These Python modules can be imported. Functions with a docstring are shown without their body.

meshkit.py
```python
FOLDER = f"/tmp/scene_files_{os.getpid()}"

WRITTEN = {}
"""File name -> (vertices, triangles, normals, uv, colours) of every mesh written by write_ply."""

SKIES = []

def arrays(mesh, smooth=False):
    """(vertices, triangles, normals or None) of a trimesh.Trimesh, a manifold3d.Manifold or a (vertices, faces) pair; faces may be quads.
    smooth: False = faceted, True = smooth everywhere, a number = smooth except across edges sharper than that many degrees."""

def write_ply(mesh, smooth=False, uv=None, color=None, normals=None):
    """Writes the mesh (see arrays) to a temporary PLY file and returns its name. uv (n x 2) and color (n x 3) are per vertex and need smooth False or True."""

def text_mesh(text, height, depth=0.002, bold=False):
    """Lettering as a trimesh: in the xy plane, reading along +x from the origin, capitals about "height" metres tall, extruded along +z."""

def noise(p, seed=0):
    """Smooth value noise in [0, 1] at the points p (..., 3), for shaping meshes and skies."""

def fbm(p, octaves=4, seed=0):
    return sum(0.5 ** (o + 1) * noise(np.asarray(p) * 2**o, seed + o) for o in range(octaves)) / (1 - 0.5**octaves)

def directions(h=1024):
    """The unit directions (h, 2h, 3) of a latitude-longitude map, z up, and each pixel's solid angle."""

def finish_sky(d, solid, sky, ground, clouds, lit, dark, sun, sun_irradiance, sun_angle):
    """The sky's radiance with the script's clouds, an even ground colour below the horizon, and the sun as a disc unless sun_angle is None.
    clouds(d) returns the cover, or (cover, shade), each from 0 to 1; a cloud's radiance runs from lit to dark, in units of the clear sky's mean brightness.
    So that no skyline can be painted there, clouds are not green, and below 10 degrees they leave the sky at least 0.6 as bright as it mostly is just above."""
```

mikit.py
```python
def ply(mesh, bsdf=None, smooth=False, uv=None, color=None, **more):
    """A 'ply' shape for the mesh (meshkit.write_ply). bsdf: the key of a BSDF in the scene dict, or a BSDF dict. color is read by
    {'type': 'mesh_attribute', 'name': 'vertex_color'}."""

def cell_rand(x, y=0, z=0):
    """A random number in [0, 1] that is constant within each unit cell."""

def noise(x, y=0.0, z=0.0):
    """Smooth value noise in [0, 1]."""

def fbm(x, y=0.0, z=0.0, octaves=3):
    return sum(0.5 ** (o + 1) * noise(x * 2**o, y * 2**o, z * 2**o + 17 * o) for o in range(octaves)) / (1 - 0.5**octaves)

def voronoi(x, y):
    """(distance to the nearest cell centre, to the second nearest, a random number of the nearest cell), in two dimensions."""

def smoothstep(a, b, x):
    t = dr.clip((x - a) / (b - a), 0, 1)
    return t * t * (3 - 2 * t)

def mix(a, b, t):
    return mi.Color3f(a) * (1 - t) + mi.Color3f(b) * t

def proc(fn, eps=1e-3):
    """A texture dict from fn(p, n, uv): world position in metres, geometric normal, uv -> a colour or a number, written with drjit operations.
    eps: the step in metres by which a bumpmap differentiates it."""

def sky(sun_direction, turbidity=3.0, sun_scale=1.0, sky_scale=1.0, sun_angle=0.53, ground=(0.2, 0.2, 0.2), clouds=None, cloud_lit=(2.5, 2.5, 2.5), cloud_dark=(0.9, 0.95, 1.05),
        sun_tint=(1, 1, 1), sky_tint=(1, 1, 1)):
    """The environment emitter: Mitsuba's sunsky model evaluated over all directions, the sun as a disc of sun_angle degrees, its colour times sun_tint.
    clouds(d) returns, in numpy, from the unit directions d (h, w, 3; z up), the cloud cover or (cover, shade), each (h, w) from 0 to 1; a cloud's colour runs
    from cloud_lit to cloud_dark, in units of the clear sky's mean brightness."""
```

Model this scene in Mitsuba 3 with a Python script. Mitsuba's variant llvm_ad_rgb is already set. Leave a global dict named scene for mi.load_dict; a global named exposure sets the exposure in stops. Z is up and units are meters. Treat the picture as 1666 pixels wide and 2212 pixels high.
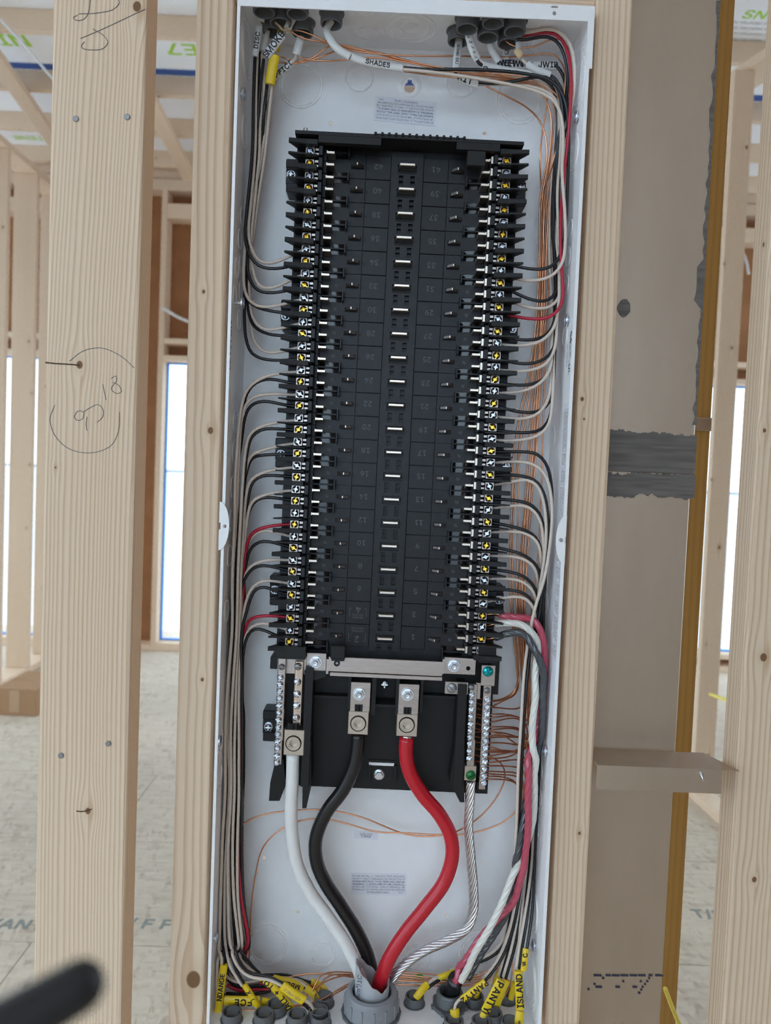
import math, random
import numpy as np, trimesh, drjit as dr, mitsuba as mi, mikit, meshkit
import manifold3d as m3
from shapely.geometry import Polygon, Point, box as sbox
from shapely.ops import unary_union
from scipy.interpolate import CubicSpline
from mikit import noise, fbm, cell_rand, smoothstep, mix
random.seed(7); RNG = np.random.default_rng(7)
T = mi.ScalarTransform4f
scene, labels = {}, {}

# ------------------------------------------------------------------ camera, sky, exposure
F_PX = 1682.71
CAM = np.array([-0.016596, -0.816508, 1.8 - 0.488428])
rx, ry, rz = 0.0450541, 0.0393912, 0.0085020
def rot(axis, a):
    c, s = math.cos(a), math.sin(a)
    return np.array({'x': [[1, 0, 0], [0, c, -s], [0, s, c]], 'y': [[c, 0, s], [0, 1, 0], [-s, 0, c]], 'z': [[c, -s, 0], [s, c, 0], [0, 0, 1]]}[axis])
VIEW = rot('z', rz) @ rot('y', ry) @ rot('x', rx)          # world -> (right, forward, up)
FWD, UP = VIEW.T @ [0, 1, 0], VIEW.T @ [0, 0, 1]
scene['camera'] = {'type': 'thinlens', 'fov': 2 * math.degrees(math.atan(833 / F_PX)), 'fov_axis': 'x', 'near_clip': 0.02, 'far_clip': 200.0,
                   'aperture_radius': 0.0019, 'focus_distance': 0.862,
                   'to_world': T().look_at(origin=CAM.tolist(), target=(CAM + FWD).tolist(), up=UP.tolist())}
exposure = 3.0
def overcast(d):
    c = meshkit.fbm(d * 2.2, 4, seed=3)
    return np.ones(d.shape[:2]), 0.30 * c
scene['sky'] = mikit.sky([0.35, -0.6, 0.75], turbidity=6, sun_scale=0.0, sky_scale=1.0, ground=(0.62, 0.63, 0.66), clouds=overcast,
                         cloud_lit=(1.87, 2.40, 2.86), cloud_dark=(1.4, 1.78, 2.18))

def at(px, py, Y):
    """the point of the plane y = Y that the photograph shows at this pixel"""
    d = VIEW.T @ np.array([(px - 833) / F_PX, 1, -(py - 1106) / F_PX])
    return CAM + d * (Y - CAM[1]) / d[1]
def at_z(px, py, Z):
    d = VIEW.T @ np.array([(px - 833) / F_PX, 1, -(py - 1106) / F_PX])
    return CAM + d * (Z - CAM[2]) / d[2]

# ------------------------------------------------------------------ materials
def bs(name, d):
    scene[name] = {'type': 'twosided', 'bsdf': d}
def prin(name, color, rough=0.5, metal=0.0, spec=0.5, **kw):
    base = {'type': 'rgb', 'value': list(color)} if isinstance(color, (tuple, list)) else color
    bs(name, {'type': 'principled', 'base_color': base, 'roughness': rough, 'metallic': metal, 'specular': spec, **kw})
KNOTS = []          # (board, metres across, metres along, radius): the knots that stand out in the photograph
def wood_fn(light, dark, amber=0.0):
    def fn(p, n, uv):
        s = dr.floor(uv.x); a = uv.x - s; v = uv.y
        r1, r2, r3 = cell_rand(s, 3, 1), cell_rand(s, 5, 2), cell_rand(s, 9, 4)
        L = 0.42
        iv = dr.floor(v / L + r1)
        k1, k2, k3 = cell_rand(iv, s, 11), cell_rand(iv, s, 12), cell_rand(iv, s, 13)
        kv = (iv - r1 + 0.2 + 0.6 * k1) * L; ka = 0.1 + 0.09 * k2
        size = mi.Float(0.0025 + 0.004 * k3)
        dv, da = (v - kv), (a - ka)
        d = dr.sqrt(da * da + dv * dv * 0.55) + dr.select((k1 > 0.25) & (s < 99.5), 0.0, 1.0)
        bend = mi.Float(0)
        for kb, qa, qv, qs in [(None, 0, 0, 0)] + KNOTS:
            if kb is None: on, a_, v_, s_ = dr.select((k1 > 0.25) & (s < 99.5), 1.0, 0.0), da, dv, size
            else:
                on, a_, v_, s_ = dr.select(dr.abs(s - kb) < 0.5, 1.0, 0.0), a - qa, v - qv, mi.Float(qs)
                d2 = dr.sqrt(a_ * a_ + v_ * v_ * 0.6) + (1 - on)
                near = d2 / s_ < d / size
                d = dr.select(near, d2, d); size = dr.select(near, s_, size)
            bend += on * s_ * 1.5 * dr.exp(-dr.square(v_ / (s_ * 7))) * dr.exp(-dr.square(a_ / (s_ * 5))) * dr.select(a_ > 0, 1.0, -1.0) * (1 - dr.exp(-dr.square(a_ / s_)))
        wob = (noise(v * 1.1, s * 7.13) - 0.5) * 0.03 + (noise(v * 4.5, s * 3.7, a * 8) - 0.5) * 0.006 + (noise(v * 30, a * 60, s) - 0.5) * 0.0007
        x = a - bend + wob
        sp = 0.0045 + 0.0075 * r2
        x = x + (noise(x * 55, s) - 0.5) * 0.006
        fr = x / sp + (r3 * 10)
        fr = fr - dr.floor(fr)
        ln = smoothstep(0.35, 0.9, fr) * (1 - smoothstep(0.93, 1.0, fr))
        fibre = noise(a * 1500, v * 28, s) * 0.6 + noise(a * 500, v * 7, s) * 0.4
        blot = noise(v * 2.3, a * 14, s + 4)
        c = mix(light, dark, dr.clip(ln * 0.62 + (fibre - 0.5) * 0.22 + (blot - 0.5) * 0.25, 0, 1))
        c = c * (0.93 + 0.12 * r1)
        ring = 0.5 + 0.5 * dr.sin(d * 4200)
        knot = mi.Color3f(0.20, 0.105, 0.05) * (0.7 + 0.5 * ring)
        kf = 1 - smoothstep(size * 0.75, size, d)
        halo = dr.exp(-dr.square(d / (size * 2.0))) * 0.35
        c = c * (1 - halo) + mi.Color3f(0.42, 0.26, 0.13) * halo
        return c * (1 - kf) + knot * kf
    return fn
prin('wood', mikit.proc(wood_fn((0.73, 0.57, 0.42), (0.50, 0.325, 0.195))), 0.62, spec=0.25)
prin('wood_amber', mikit.proc(wood_fn((0.50, 0.29, 0.085), (0.40, 0.22, 0.06))), 0.6, spec=0.25)  # warm amber tone given to the board colour
def plywood_fn(p, n, uv):
    a = fbm(p.x * 9 + p.y * 3, p.y * 60, p.z * 7)
    return mix((0.36, 0.17, 0.075), (0.24, 0.10, 0.04), a)
prin('plywood', mikit.proc(plywood_fn), 0.7, spec=0.2)
def osb_fn(p, n, uv):
    a = fbm(p.x * 22, p.y * 55, 1.0, 4)
    b = fbm(p.x * 60 + p.y * 14, p.y * 16 - p.x * 9, 5.0, 3)
    st = smoothstep(0.56, 0.74, noise(p.x * 34 + 5 * b, p.y * 85, 3.0)) * 0.55
    ln = smoothstep(0.64, 0.72, b) * 0.30
    dirt = noise(p.x * 2.0, p.y * 2.0, 9.0)
    c = mix((0.66, 0.565, 0.45), (0.54, 0.455, 0.355), a)
    c = mix(c, (0.40, 0.31, 0.23), dr.clip(st * b + ln, 0, 1))
    return c * (0.86 + 0.22 * dirt)
prin('osb', mikit.proc(osb_fn), 0.75, spec=0.2)
prin('seam', (0.18, 0.15, 0.12), 0.9)
prin('stamp_ink', (0.23, 0.24, 0.22), 0.9)
prin('pencil', (0.17, 0.16, 0.155), 0.7)
prin('membrane', (0.80, 0.80, 0.80), 0.6)
prin('print_green', (0.36, 0.60, 0.06), 0.6)
prin('print_grey', (0.30, 0.28, 0.27), 0.7)
prin('tape_blue', (0.03, 0.085, 0.30), 0.5)
prin('frame_blue', (0.05, 0.25, 0.75), 0.5)
def paint_fn(p, n, uv):
    return mix((0.77, 0.77, 0.775), (0.82, 0.82, 0.825), fbm(p.x * 30, p.y * 30, p.z * 14))
prin('white_paint', mikit.proc(paint_fn), 0.33, spec=0.5)
prin('label_paper', (0.72, 0.72, 0.775), 0.45)
prin('print_ink', (0.035, 0.035, 0.06), 0.7)
prin('marker_ink', (0.012, 0.010, 0.016), 0.55)
def plastic_fn(p, n, uv):
    return mix((0.0085, 0.0088, 0.0105), (0.014, 0.0145, 0.017), noise(p.x * 160, p.z * 160, p.y * 160))
prin('black_plastic', mikit.proc(plastic_fn), 0.42, spec=0.30)
prin('black_matte', (0.010, 0.0095, 0.0095), 0.5, spec=0.30)
prin('black_gloss', (0.004, 0.004, 0.005), 0.16, spec=0.6)
prin('cell_ink', (0.085, 0.088, 0.095), 0.6)
def steel_fn(p, n, uv):
    return mix((0.54, 0.475, 0.435), (0.40, 0.345, 0.315), fbm(p.x * 90, p.y * 90, p.z * 900, 3))
prin('steel', mikit.proc(steel_fn), 0.36, 1.0)
prin('tab_steel', (0.66, 0.575, 0.49), 0.33, 1.0)
prin('zinc', (0.72, 0.76, 0.82), 0.27, 1.0)
prin('brass', (0.92, 0.68, 0.12), 0.28, 1.0)
prin('teal_screw', (0.02, 0.34, 0.36), 0.2, 0.8)
prin('green_screw', (0.012, 0.13, 0.03), 0.35, 0.3)
prin('green_dot', (0.02, 0.45, 0.03), 0.5)
def brushed_fn(p, n, uv):
    return mix((0.72, 0.57, 0.45), (0.50, 0.37, 0.29), noise(p.x * 2600, p.z * 12))
prin('brushed_bar', mikit.proc(brushed_fn), 0.4, 1.0)
prin('lug_metal', (0.56, 0.49, 0.42), 0.36, 1.0)
prin('copper', (0.78, 0.37, 0.20), 0.24, 1.0)
prin('insul_white', (0.60, 0.505, 0.43), 0.36, spec=0.5)
prin('insul_black', (0.012, 0.012, 0.014), 0.30, spec=0.5)
prin('insul_red', (0.42, 0.010, 0.032), 0.32, spec=0.5)
prin('nylon_white', (0.66, 0.64, 0.58), 0.16, spec=0.6, clearcoat=0.6, clearcoat_gloss=0.9)
prin('nylon_black', (0.045, 0.050, 0.058), 0.14, spec=0.7, clearcoat=0.6, clearcoat_gloss=0.9)
prin('nylon_red', (0.44, 0.055, 0.095), 0.16, spec=0.6, clearcoat=0.6, clearcoat_gloss=0.9)
prin('cable_white', (0.76, 0.75, 0.73), 0.30, spec=0.5)
prin('cable_black', (0.010, 0.010, 0.011), 0.28, spec=0.5)
prin('cable_red', (0.50, 0.012, 0.024), 0.30, spec=0.5)
prin('aluminium', (0.80, 0.80, 0.82), 0.26, 1.0)
prin('jacket_white', (0.64, 0.63, 0.61), 0.40, spec=0.5)
prin('jacket_yellow', (0.74, 0.52, 0.012), 0.42, spec=0.5)
prin('jacket_grey', (0.40, 0.41, 0.43), 0.42, spec=0.5)
prin('paper_filler', (0.60, 0.44, 0.26), 0.8)
prin('grey_plastic', (0.105, 0.108, 0.112), 0.42, spec=0.5)
prin('pvc_grey', (0.23, 0.24, 0.26), 0.40, spec=0.5)
prin('dark_hole', (0.01, 0.01, 0.01), 0.8)
def duct_fn(p, n, uv):
    return mix((0.47, 0.375, 0.285), (0.54, 0.435, 0.34), fbm(p.x * 40, p.y * 40, p.z * 9, 4))
prin('galvanized', mikit.proc(duct_fn), 0.44, 0.85)
def sealant_fn(p, n, uv):
    return mix((0.085, 0.074, 0.066), (0.14, 0.124, 0.112), noise(p.x * 40, p.z * 420, 1.0))
prin('sealant', mikit.proc(sealant_fn), 0.45)
prin('nail_steel', (0.34, 0.33, 0.33), 0.42, 0.8)
prin('cardboard', (0.36, 0.205, 0.105), 0.75)
prin('rubber_black', (0.012, 0.012, 0.013), 0.5)
prin('strap_tan', (0.44, 0.28, 0.16), 0.5)
prin('rope_yellow', (0.72, 0.60, 0.10), 0.6)

# ------------------------------------------------------------------ helpers
def num(base):
    k, i = base, 0
    while k in scene or k in labels or any_child(k):
        i += 1; k = f'{base}_{i:03d}'
    return k
_taken = set()
def any_child(k): return k in _taken
def tag(k, label, cat=None, group=None, kind=None):
    d = {'label': label}
    if cat: d['category'] = cat
    if group: d['group'] = group
    if kind: d['kind'] = kind
    labels[k] = d; _taken.add(k)
    return k
def thing(name, label, cat, group=None):
    return tag(num(name), label, cat, group)
def put(name, mesh, mat, parent=None, smooth=30, to_world=None, label=None, kind=None, **kw):
    k = num(parent + '__' + name if parent else name)
    d = mesh if isinstance(mesh, dict) else mikit.ply(mesh, mat, smooth=smooth, **kw)
    if isinstance(mesh, dict) and mat: d = {**d, 'bsdf': {'type': 'ref', 'id': mat}}
    if to_world is not None: d = {**d, 'to_world': T(np.asarray(to_world, float))}
    scene[k] = d; _taken.add(k)
    if label or kind:
        labels[k] = {a: b for a, b in (('label', label), ('kind', kind)) if b}
    return k
def single(name, mesh, mat, label, cat, group=None, smooth=30, **kw):
    k = put(name, mesh, mat, smooth=smooth, **kw)
    return tag(k, label, cat, group)
def structure(name, mesh=None, mat=None, **kw):
    if mesh is None:
        k = name; _taken.add(k); labels[k] = {'kind': 'structure'}; return k
    k = put(name, mesh, mat, **kw); labels[k] = {'kind': 'structure'}; return k

def cat(*ms): return trimesh.util.concatenate([m for m in ms if m is not None])
def box(x0, x1, y0, y1, z0, z1, b=0.0):
    x0, x1, y0, y1, z0, z1 = min(x0, x1), max(x0, x1), min(y0, y1), max(y0, y1), min(z0, z1), max(z0, z1)
    if b <= 0:
        m = trimesh.creation.box((x1 - x0, y1 - y0, z1 - z0)); m.apply_translation(((x0 + x1) / 2, (y0 + y1) / 2, (z0 + z1) / 2)); return m
    b = min(b, (x1 - x0) * .45, (y1 - y0) * .45, (z1 - z0) * .45)
    pts = []
    for X, sx in ((x0, 1), (x1, -1)):
        for Y, sy in ((y0, 1), (y1, -1)):
            for Z, sz in ((z0, 1), (z1, -1)):
                pts += [(X, Y + sy * b, Z + sz * b), (X + sx * b, Y, Z + sz * b), (X + sx * b, Y + sy * b, Z)]
    return trimesh.Trimesh(*(lambda h: (h.vertices, h.faces))(trimesh.PointCloud(pts).convex_hull), process=False)
def pbox(px0, py0, px1, py1, Yf, Yb, b=0.0):
    """an axis-aligned box whose front face, at depth Yf, fills this pixel rectangle"""
    a, c = at(px0, (py0 + py1) / 2, Yf), at(px1, (py0 + py1) / 2, Yf)
    t, u = at((px0 + px1) / 2, py0, Yf), at((px0 + px1) / 2, py1, Yf)
    return box(a[0], c[0], Yf, Yb, u[2], t[2], b)
def xf(mesh, M):
    m = mesh.copy(); m.apply_transform(M); return m
def frame(o, x, z):
    """4x4 with local x along x, local z along z"""
    x = np.asarray(x, float) / np.linalg.norm(x); z = np.asarray(z, float); z = z - x * (z @ x); z /= np.linalg.norm(z)
    M = np.eye(4); M[:3, 0] = x; M[:3, 1] = np.cross(z, x); M[:3, 2] = z; M[:3, 3] = o
    return M
def facing(p, ang=0.0):
    """local x to the right, local y up, local z towards the camera side (-y); ang turns in that plane"""
    return frame(p, [math.cos(ang), 0, math.sin(ang)], [0, -1, 0])
def extrude(poly, d):
    """a shapely polygon in local xy, extruded along local z"""
    gs = getattr(poly, 'geoms', [poly])
    return cat(*[trimesh.creation.extrude_polygon(g, d, engine='earcut') for g in gs if g.area > 0])
def disc(r, h, n=20, top=None):
    """a round button along local z, its upper rim eased"""
    a = np.arange(n) * 2 * np.pi / n; c, s = np.cos(a), np.sin(a); top = r * 0.8 if top is None else top
    P = np.vstack([np.c_[r * c, r * s, 0 * a], np.c_[r * c, r * s, 0 * a + h * .55], np.c_[top * c, top * s, 0 * a + h]])
    return trimesh.PointCloud(P).convex_hull
def mani(m): 
    return m3.Manifold(m3.Mesh(np.asarray(m.vertices, np.float32), np.asarray(m.faces, np.uint32)))
def unmani(M):
    q = M.to_mesh(); return trimesh.Trimesh(q.vert_properties[:, :3], q.tri_verts, process=False)
def minus(m, *cuts):
    M = mani(m)
    for c in cuts: M = M - mani(c)
    return unmani(M)
def lathe(profile, n=28):
    """(radius, height) pairs turned about local z"""
    return trimesh.creation.revolve(np.array(profile, float), sections=n)
def hexagon(r, h, b=0.0):
    return disc(r, h, 6, r * 0.93)
def screw_head(r, h, kind='cross', n=20):
    a = np.arange(n) * 2 * np.pi / n; c, s = np.cos(a), np.sin(a)
    m = trimesh.PointCloud(np.vstack([np.c_[q * r * c, q * r * s, 0 * a + z * h] for q, z in ((1, 0), (1, .42), (.86, .72), (.62, .90), (.3, 1.0))])).convex_hull; w = r * 0.32
    cuts = [box(-r * .82, r * .82, -w / 2, w / 2, h * .35, h * 2)]
    if kind == 'cross': cuts.append(box(-w / 2, w / 2, -r * .82, r * .82, h * .35, h * 2))
    if kind == 'combo': cuts = [box(-r * 1.2, r * 1.2, -w / 2, w / 2, h * .40, h * 2), box(-w / 2, w / 2, -r * .62, r * .62, h * .2, h * 2), box(-r * .35, r * .35, -r * .35, r * .35, h * .25, h * 2)]
    if kind == 'slot': cuts = [box(-r * 1.2, r * 1.2, -w / 2, w / 2, h * .35, h * 2)]
    return minus(m, *cuts)
def spline(P, n=None, step=0.006):
    P = np.asarray(P, float)
    if len(P) == 2:
        n = n or 2; return P[0] + (P[1] - P[0]) * np.linspace(0, 1, n)[:, None]
    t = np.r_[0, np.cumsum(np.sqrt(np.linalg.norm(np.diff(P, axis=0), axis=1)))]      # centripetal
    seg = np.linalg.norm(np.diff(P, axis=0), axis=1)
    k = [max(2, int(math.ceil(s / step))) for s in seg]
    tt = np.concatenate([np.linspace(t[i], t[i + 1], k[i], endpoint=False) for i in range(len(seg))] + [[t[-1]]])
    m = np.zeros_like(P)                                                              # monotone-ish tangents keep the curve from overshooting
    for i in range(1, len(P) - 1):
        a, b = (P[i] - P[i - 1]) / (t[i] - t[i - 1]), (P[i + 1] - P[i]) / (t[i + 1] - t[i])
        w0, w1 = t[i + 1] - t[i], t[i] - t[i - 1]
        m[i] = (a * w0 + b * w1) / (w0 + w1)
    m[0] = (P[1] - P[0]) / (t[1] - t[0]); m[-1] = (P[-1] - P[-2]) / (t[-1] - t[-2])
    from scipy.interpolate import CubicHermiteSpline
    return CubicHermiteSpline(t, P, m)(tt)
def tube(P, r, sides=9, flat=None, ref=(0, -1, 0), twist=0.0, lobes=0, depth=0.0, r1=None, cap=True):
    """a round (or, with flat, an oval whose thickness lies along ref) tube along the polyline P"""
    P = np.asarray(P, float); t = np.gradient(P, axis=0); t /= np.linalg.norm(t, axis=1, keepdims=True) + 1e-12
    a = np.zeros_like(P); v = np.asarray(ref, float)
    for i in range(len(P)):
        v = v - t[i] * (v @ t[i]); nv = np.linalg.norm(v)
        if nv < 1e-6: v = np.array([1.0, 0, 0]) - t[i] * t[i][0]; nv = np.linalg.norm(v)
        v = v / nv; a[i] = v
        if flat: v = np.asarray(ref, float)
    b = np.cross(t, a); ang = np.arange(sides) * 2 * np.pi / sides
    s = np.r_[0, np.cumsum(np.linalg.norm(np.diff(P, axis=0), axis=1))]
    R = np.full(len(P), r) if r1 is None else np.linspace(r, r1, len(P))
    A = ang[None] + (s * twist)[:, None]
    rad = R[:, None] * (1 + (depth * np.cos(lobes * ang)[None] if lobes else 0))
    ka, kb = (flat / 2 / r, 1.0) if flat else (1.0, 1.0)
    V = P[:, None] + (rad * np.cos(A) * ka)[..., None] * a[:, None] + (rad * np.sin(A) * kb)[..., None] * b[:, None]
    n = len(P); i, j = np.meshgrid(np.arange(n - 1), np.arange(sides), indexing='ij'); k = (j + 1) % sides
    q = np.stack([i * sides + j, i * sides + k, (i + 1) * sides + k, (i + 1) * sides + j], -1).reshape(-1, 4)
    f = np.vstack([q[:, [0, 2, 1]], q[:, [0, 3, 2]]])
    V = V.reshape(-1, 3)
    if cap:
        V = np.vstack([V, P[:1], P[-1:]]); c0, c1 = len(V) - 2, len(V) - 1
        f = np.vstack([f, [[c0, x, (x + 1) % sides] for x in range(sides)], [[c1, (n - 1) * sides + (x + 1) % sides, (n - 1) * sides + x] for x in range(sides)]])
    m = trimesh.Trimesh(V, f, process=False)
    return m
def lettering(text, h, depth=0.0002, bold=False):
    m = meshkit.text_mesh(text, h, depth, bold); c = m.bounds.mean(0); m.apply_translation((-c[0], -c[1], 0)); return m
_seed = [0]
def beam(p0, p1, w, h, up=(0, 0, 1), r=0.003, seed=None):
    """a sawn board from p0 to p1, h along up and w across; uv = (board number + metres round the section, metres along)"""
    _seed[0] += 1; sd = _seed[0] if seed is None else seed
    p0, p1 = np.asarray(p0, float), np.asarray(p1, float); L = np.linalg.norm(p1 - p0); d = (p1 - p0) / L
    up = np.asarray(up, float); up = up - d * (up @ d); up /= np.linalg.norm(up); sdv = np.cross(d, up)
    q = []
    for cx, cy, a0 in ((-w / 2 + r, -h / 2 + r, 180), (w / 2 - r, -h / 2 + r, 270), (w / 2 - r, h / 2 - r, 0), (-w / 2 + r, h / 2 - r, 90)):
        for a in (0, 45, 90):
            q.append((cx + r * math.cos(math.radians(a0 + a)), cy + r * math.sin(math.radians(a0 + a))))
    V, U, Fc = [], [], []
    q.append(q[0]); s = 0.1
    n = max(1, int(L / 0.6))
    for k in range(len(q) - 1):
        ds = math.dist(q[k], q[k + 1]); b0 = len(V)
        for i in range(n + 1):
            c = p0 + d * L * i / n
            V += [c + sdv * q[k][0] + up * q[k][1], c + sdv * q[k + 1][0] + up * q[k + 1][1]]
            U += [(sd + s, L * i / n), (sd + s + ds, L * i / n)]
        for i in range(n):
            a = b0 + 2 * i; Fc += [(a, a + 1, a + 3), (a, a + 3, a + 2)]
        s += ds
    for c, fl in ((p0, 1), (p1, -1)):
        b0 = len(V)
        for x, y in q[:-1]: V.append(c + sdv * x + up * y); U.append((sd + 0.2 + x, y * 3))
        for i in range(1, len(q) - 2): Fc.append((b0, b0 + i + (fl > 0), b0 + i + (fl < 0)))
    return trimesh.Trimesh(np.array(V), np.array(Fc), process=False), np.array(U)
def wood(name, p0, p1, w, h, up=(0, 0, 1), mat='wood', parent=None, **kw):
    m, uv = beam(p0, p1, w, h, up, kw.pop('r', 0.003), kw.pop('seed', None))
    return put(name, m, mat, parent, smooth=False, uv=uv, **kw)

# ------------------------------------------------------------------ the room
YF = 4.75                                  # the far wall's inner face
FZ = 0.0
def sheet(x0, x1, y0, y1):
    return box(x0, x1, y0, y1, -0.018, 0.0)
structure('floor', box(-4.6, 4.6, -4.1, 5.3, -0.05, -0.019), 'seam')
fy = -4.1
row = 0
while fy < 5.2:
    off = 0.0 if row % 2 else 1.2
    for x0 in np.arange(-4.6 - off, 4.6, 2.44):
        a, b = max(x0, -4.6), min(x0 + 2.437, 4.6)
        if b - a > 0.05: put('board', sheet(a, b, fy, fy + 0.594), 'osb', 'floor')
    fy += 0.597; row += 1
# ink stamps on the floor boards
for (px, py, s, ang) in ((62, 1998, 'ADVANTAGE /', 0.0), (345, 1997, '/ F F T', 0.0), (1530, 1975, 'T/8', 0.0)):
    p = at_z(px, py, 0.0006)
    m = lettering(s, 0.045, 0.0004, True)
    put('stamp', xf(m, frame(p, [1, 0, 0], [0, 0, 1])), 'stamp_ink', 'floor', smooth=False)

def panel_with_holes(outer, holes, y0, y1):
    g = Polygon(outer, [h for h in holes])
    m = extrude(g, y1 - y0)
    M = np.eye(4); M[:3, 0] = (1, 0, 0); M[:3, 1] = (0, 0, 1); M[:3, 2] = (0, -1, 0); M[:3, 3] = (0, y1, 0)
    return xf(m, M)
def hole(x0, x1, z0, z1): return [(x0, z0), (x1, z0), (x1, z1), (x0, z1)]
def pxX(px, py, Y): return at(px, py, Y)[0]
def pxZ(px, py, Y): return at(px, py, Y)[2]
zt, zb = pxZ(380, 780, YF), max(0.045, pxZ(380, 1390, YF))
wA = (pxX(347, 1000, YF), pxX(347, 1000, YF) + 2.2)
wC = (-4.0, pxX(118, 1000, YF))
wB = (pxX(1520, 1000, YF), pxX(1520, 1000, YF) + 1.3)
ztB, zbB = pxZ(1580, 830, YF), pxZ(1580, 1414, YF)
structure('wall_back', panel_with_holes([(-4.6, 0), (4.6, 0), (4.6, 3.6), (-4.6, 3.6)],
          [hole(wA[0], wA[1], zb, zt), hole(wC[0], wC[1], zb, zt), hole(wB[0], wB[1], zbB, ztB)], YF + 0.14, YF + 0.16), 'plywood', smooth=False)
for (x0, x1, z0, z1) in ((wA[0], wA[1], zb, zt), (wC[0], wC[1], zb, zt), (wB[0], wB[1], zbB, ztB)):
    for (a, b) in (((x0 - .02, YF + .07, 0.04), (x0 - .02, YF + .07, 3.3)), ((x1 + .02, YF + .07, 0.04), (x1 + .02, YF + .07, 3.3))):
        wood('stud', a, b, 0.14, 0.038, up=(1, 0, 0), parent='wall_back')
    wood('header', (x0, YF + .07, z1 + .02), (x1, YF + .07, z1 + .02), 0.14, 0.038, parent='wall_back')
    wood('header', (x0, YF + .07, z1 + .14), (x1, YF + .07, z1 + .14), 0.14, 0.038, parent='wall_back')
    wood('sill', (x0, YF + .07, z0 - .02), (x1, YF + .07, z0 - .02), 0.14, 0.038, parent='wall_back')
    wood('header', (x0, YF + .07, 3.12), (x1, YF + .07, 3.12), 0.14, 0.10, parent='wall_back')
wood('top_plate', (-4.5, YF + .07, 3.3), (4.5, YF + .07, 3.3), 0.14, 0.076, parent='wall_back')
wood('top_plate', (-4.5, YF + .06, 3.41), (4.5, YF + .06, 3.41), 0.10, 0.13, parent='wall_back')
wood('bottom_plate', (-4.5, YF + .07, 0.02), (4.5, YF + .07, 0.02), 0.14, 0.038, parent='wall_back')
scene['pane_glass'] = {'type': 'thindielectric', 'int_ior': 1.5}
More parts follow.
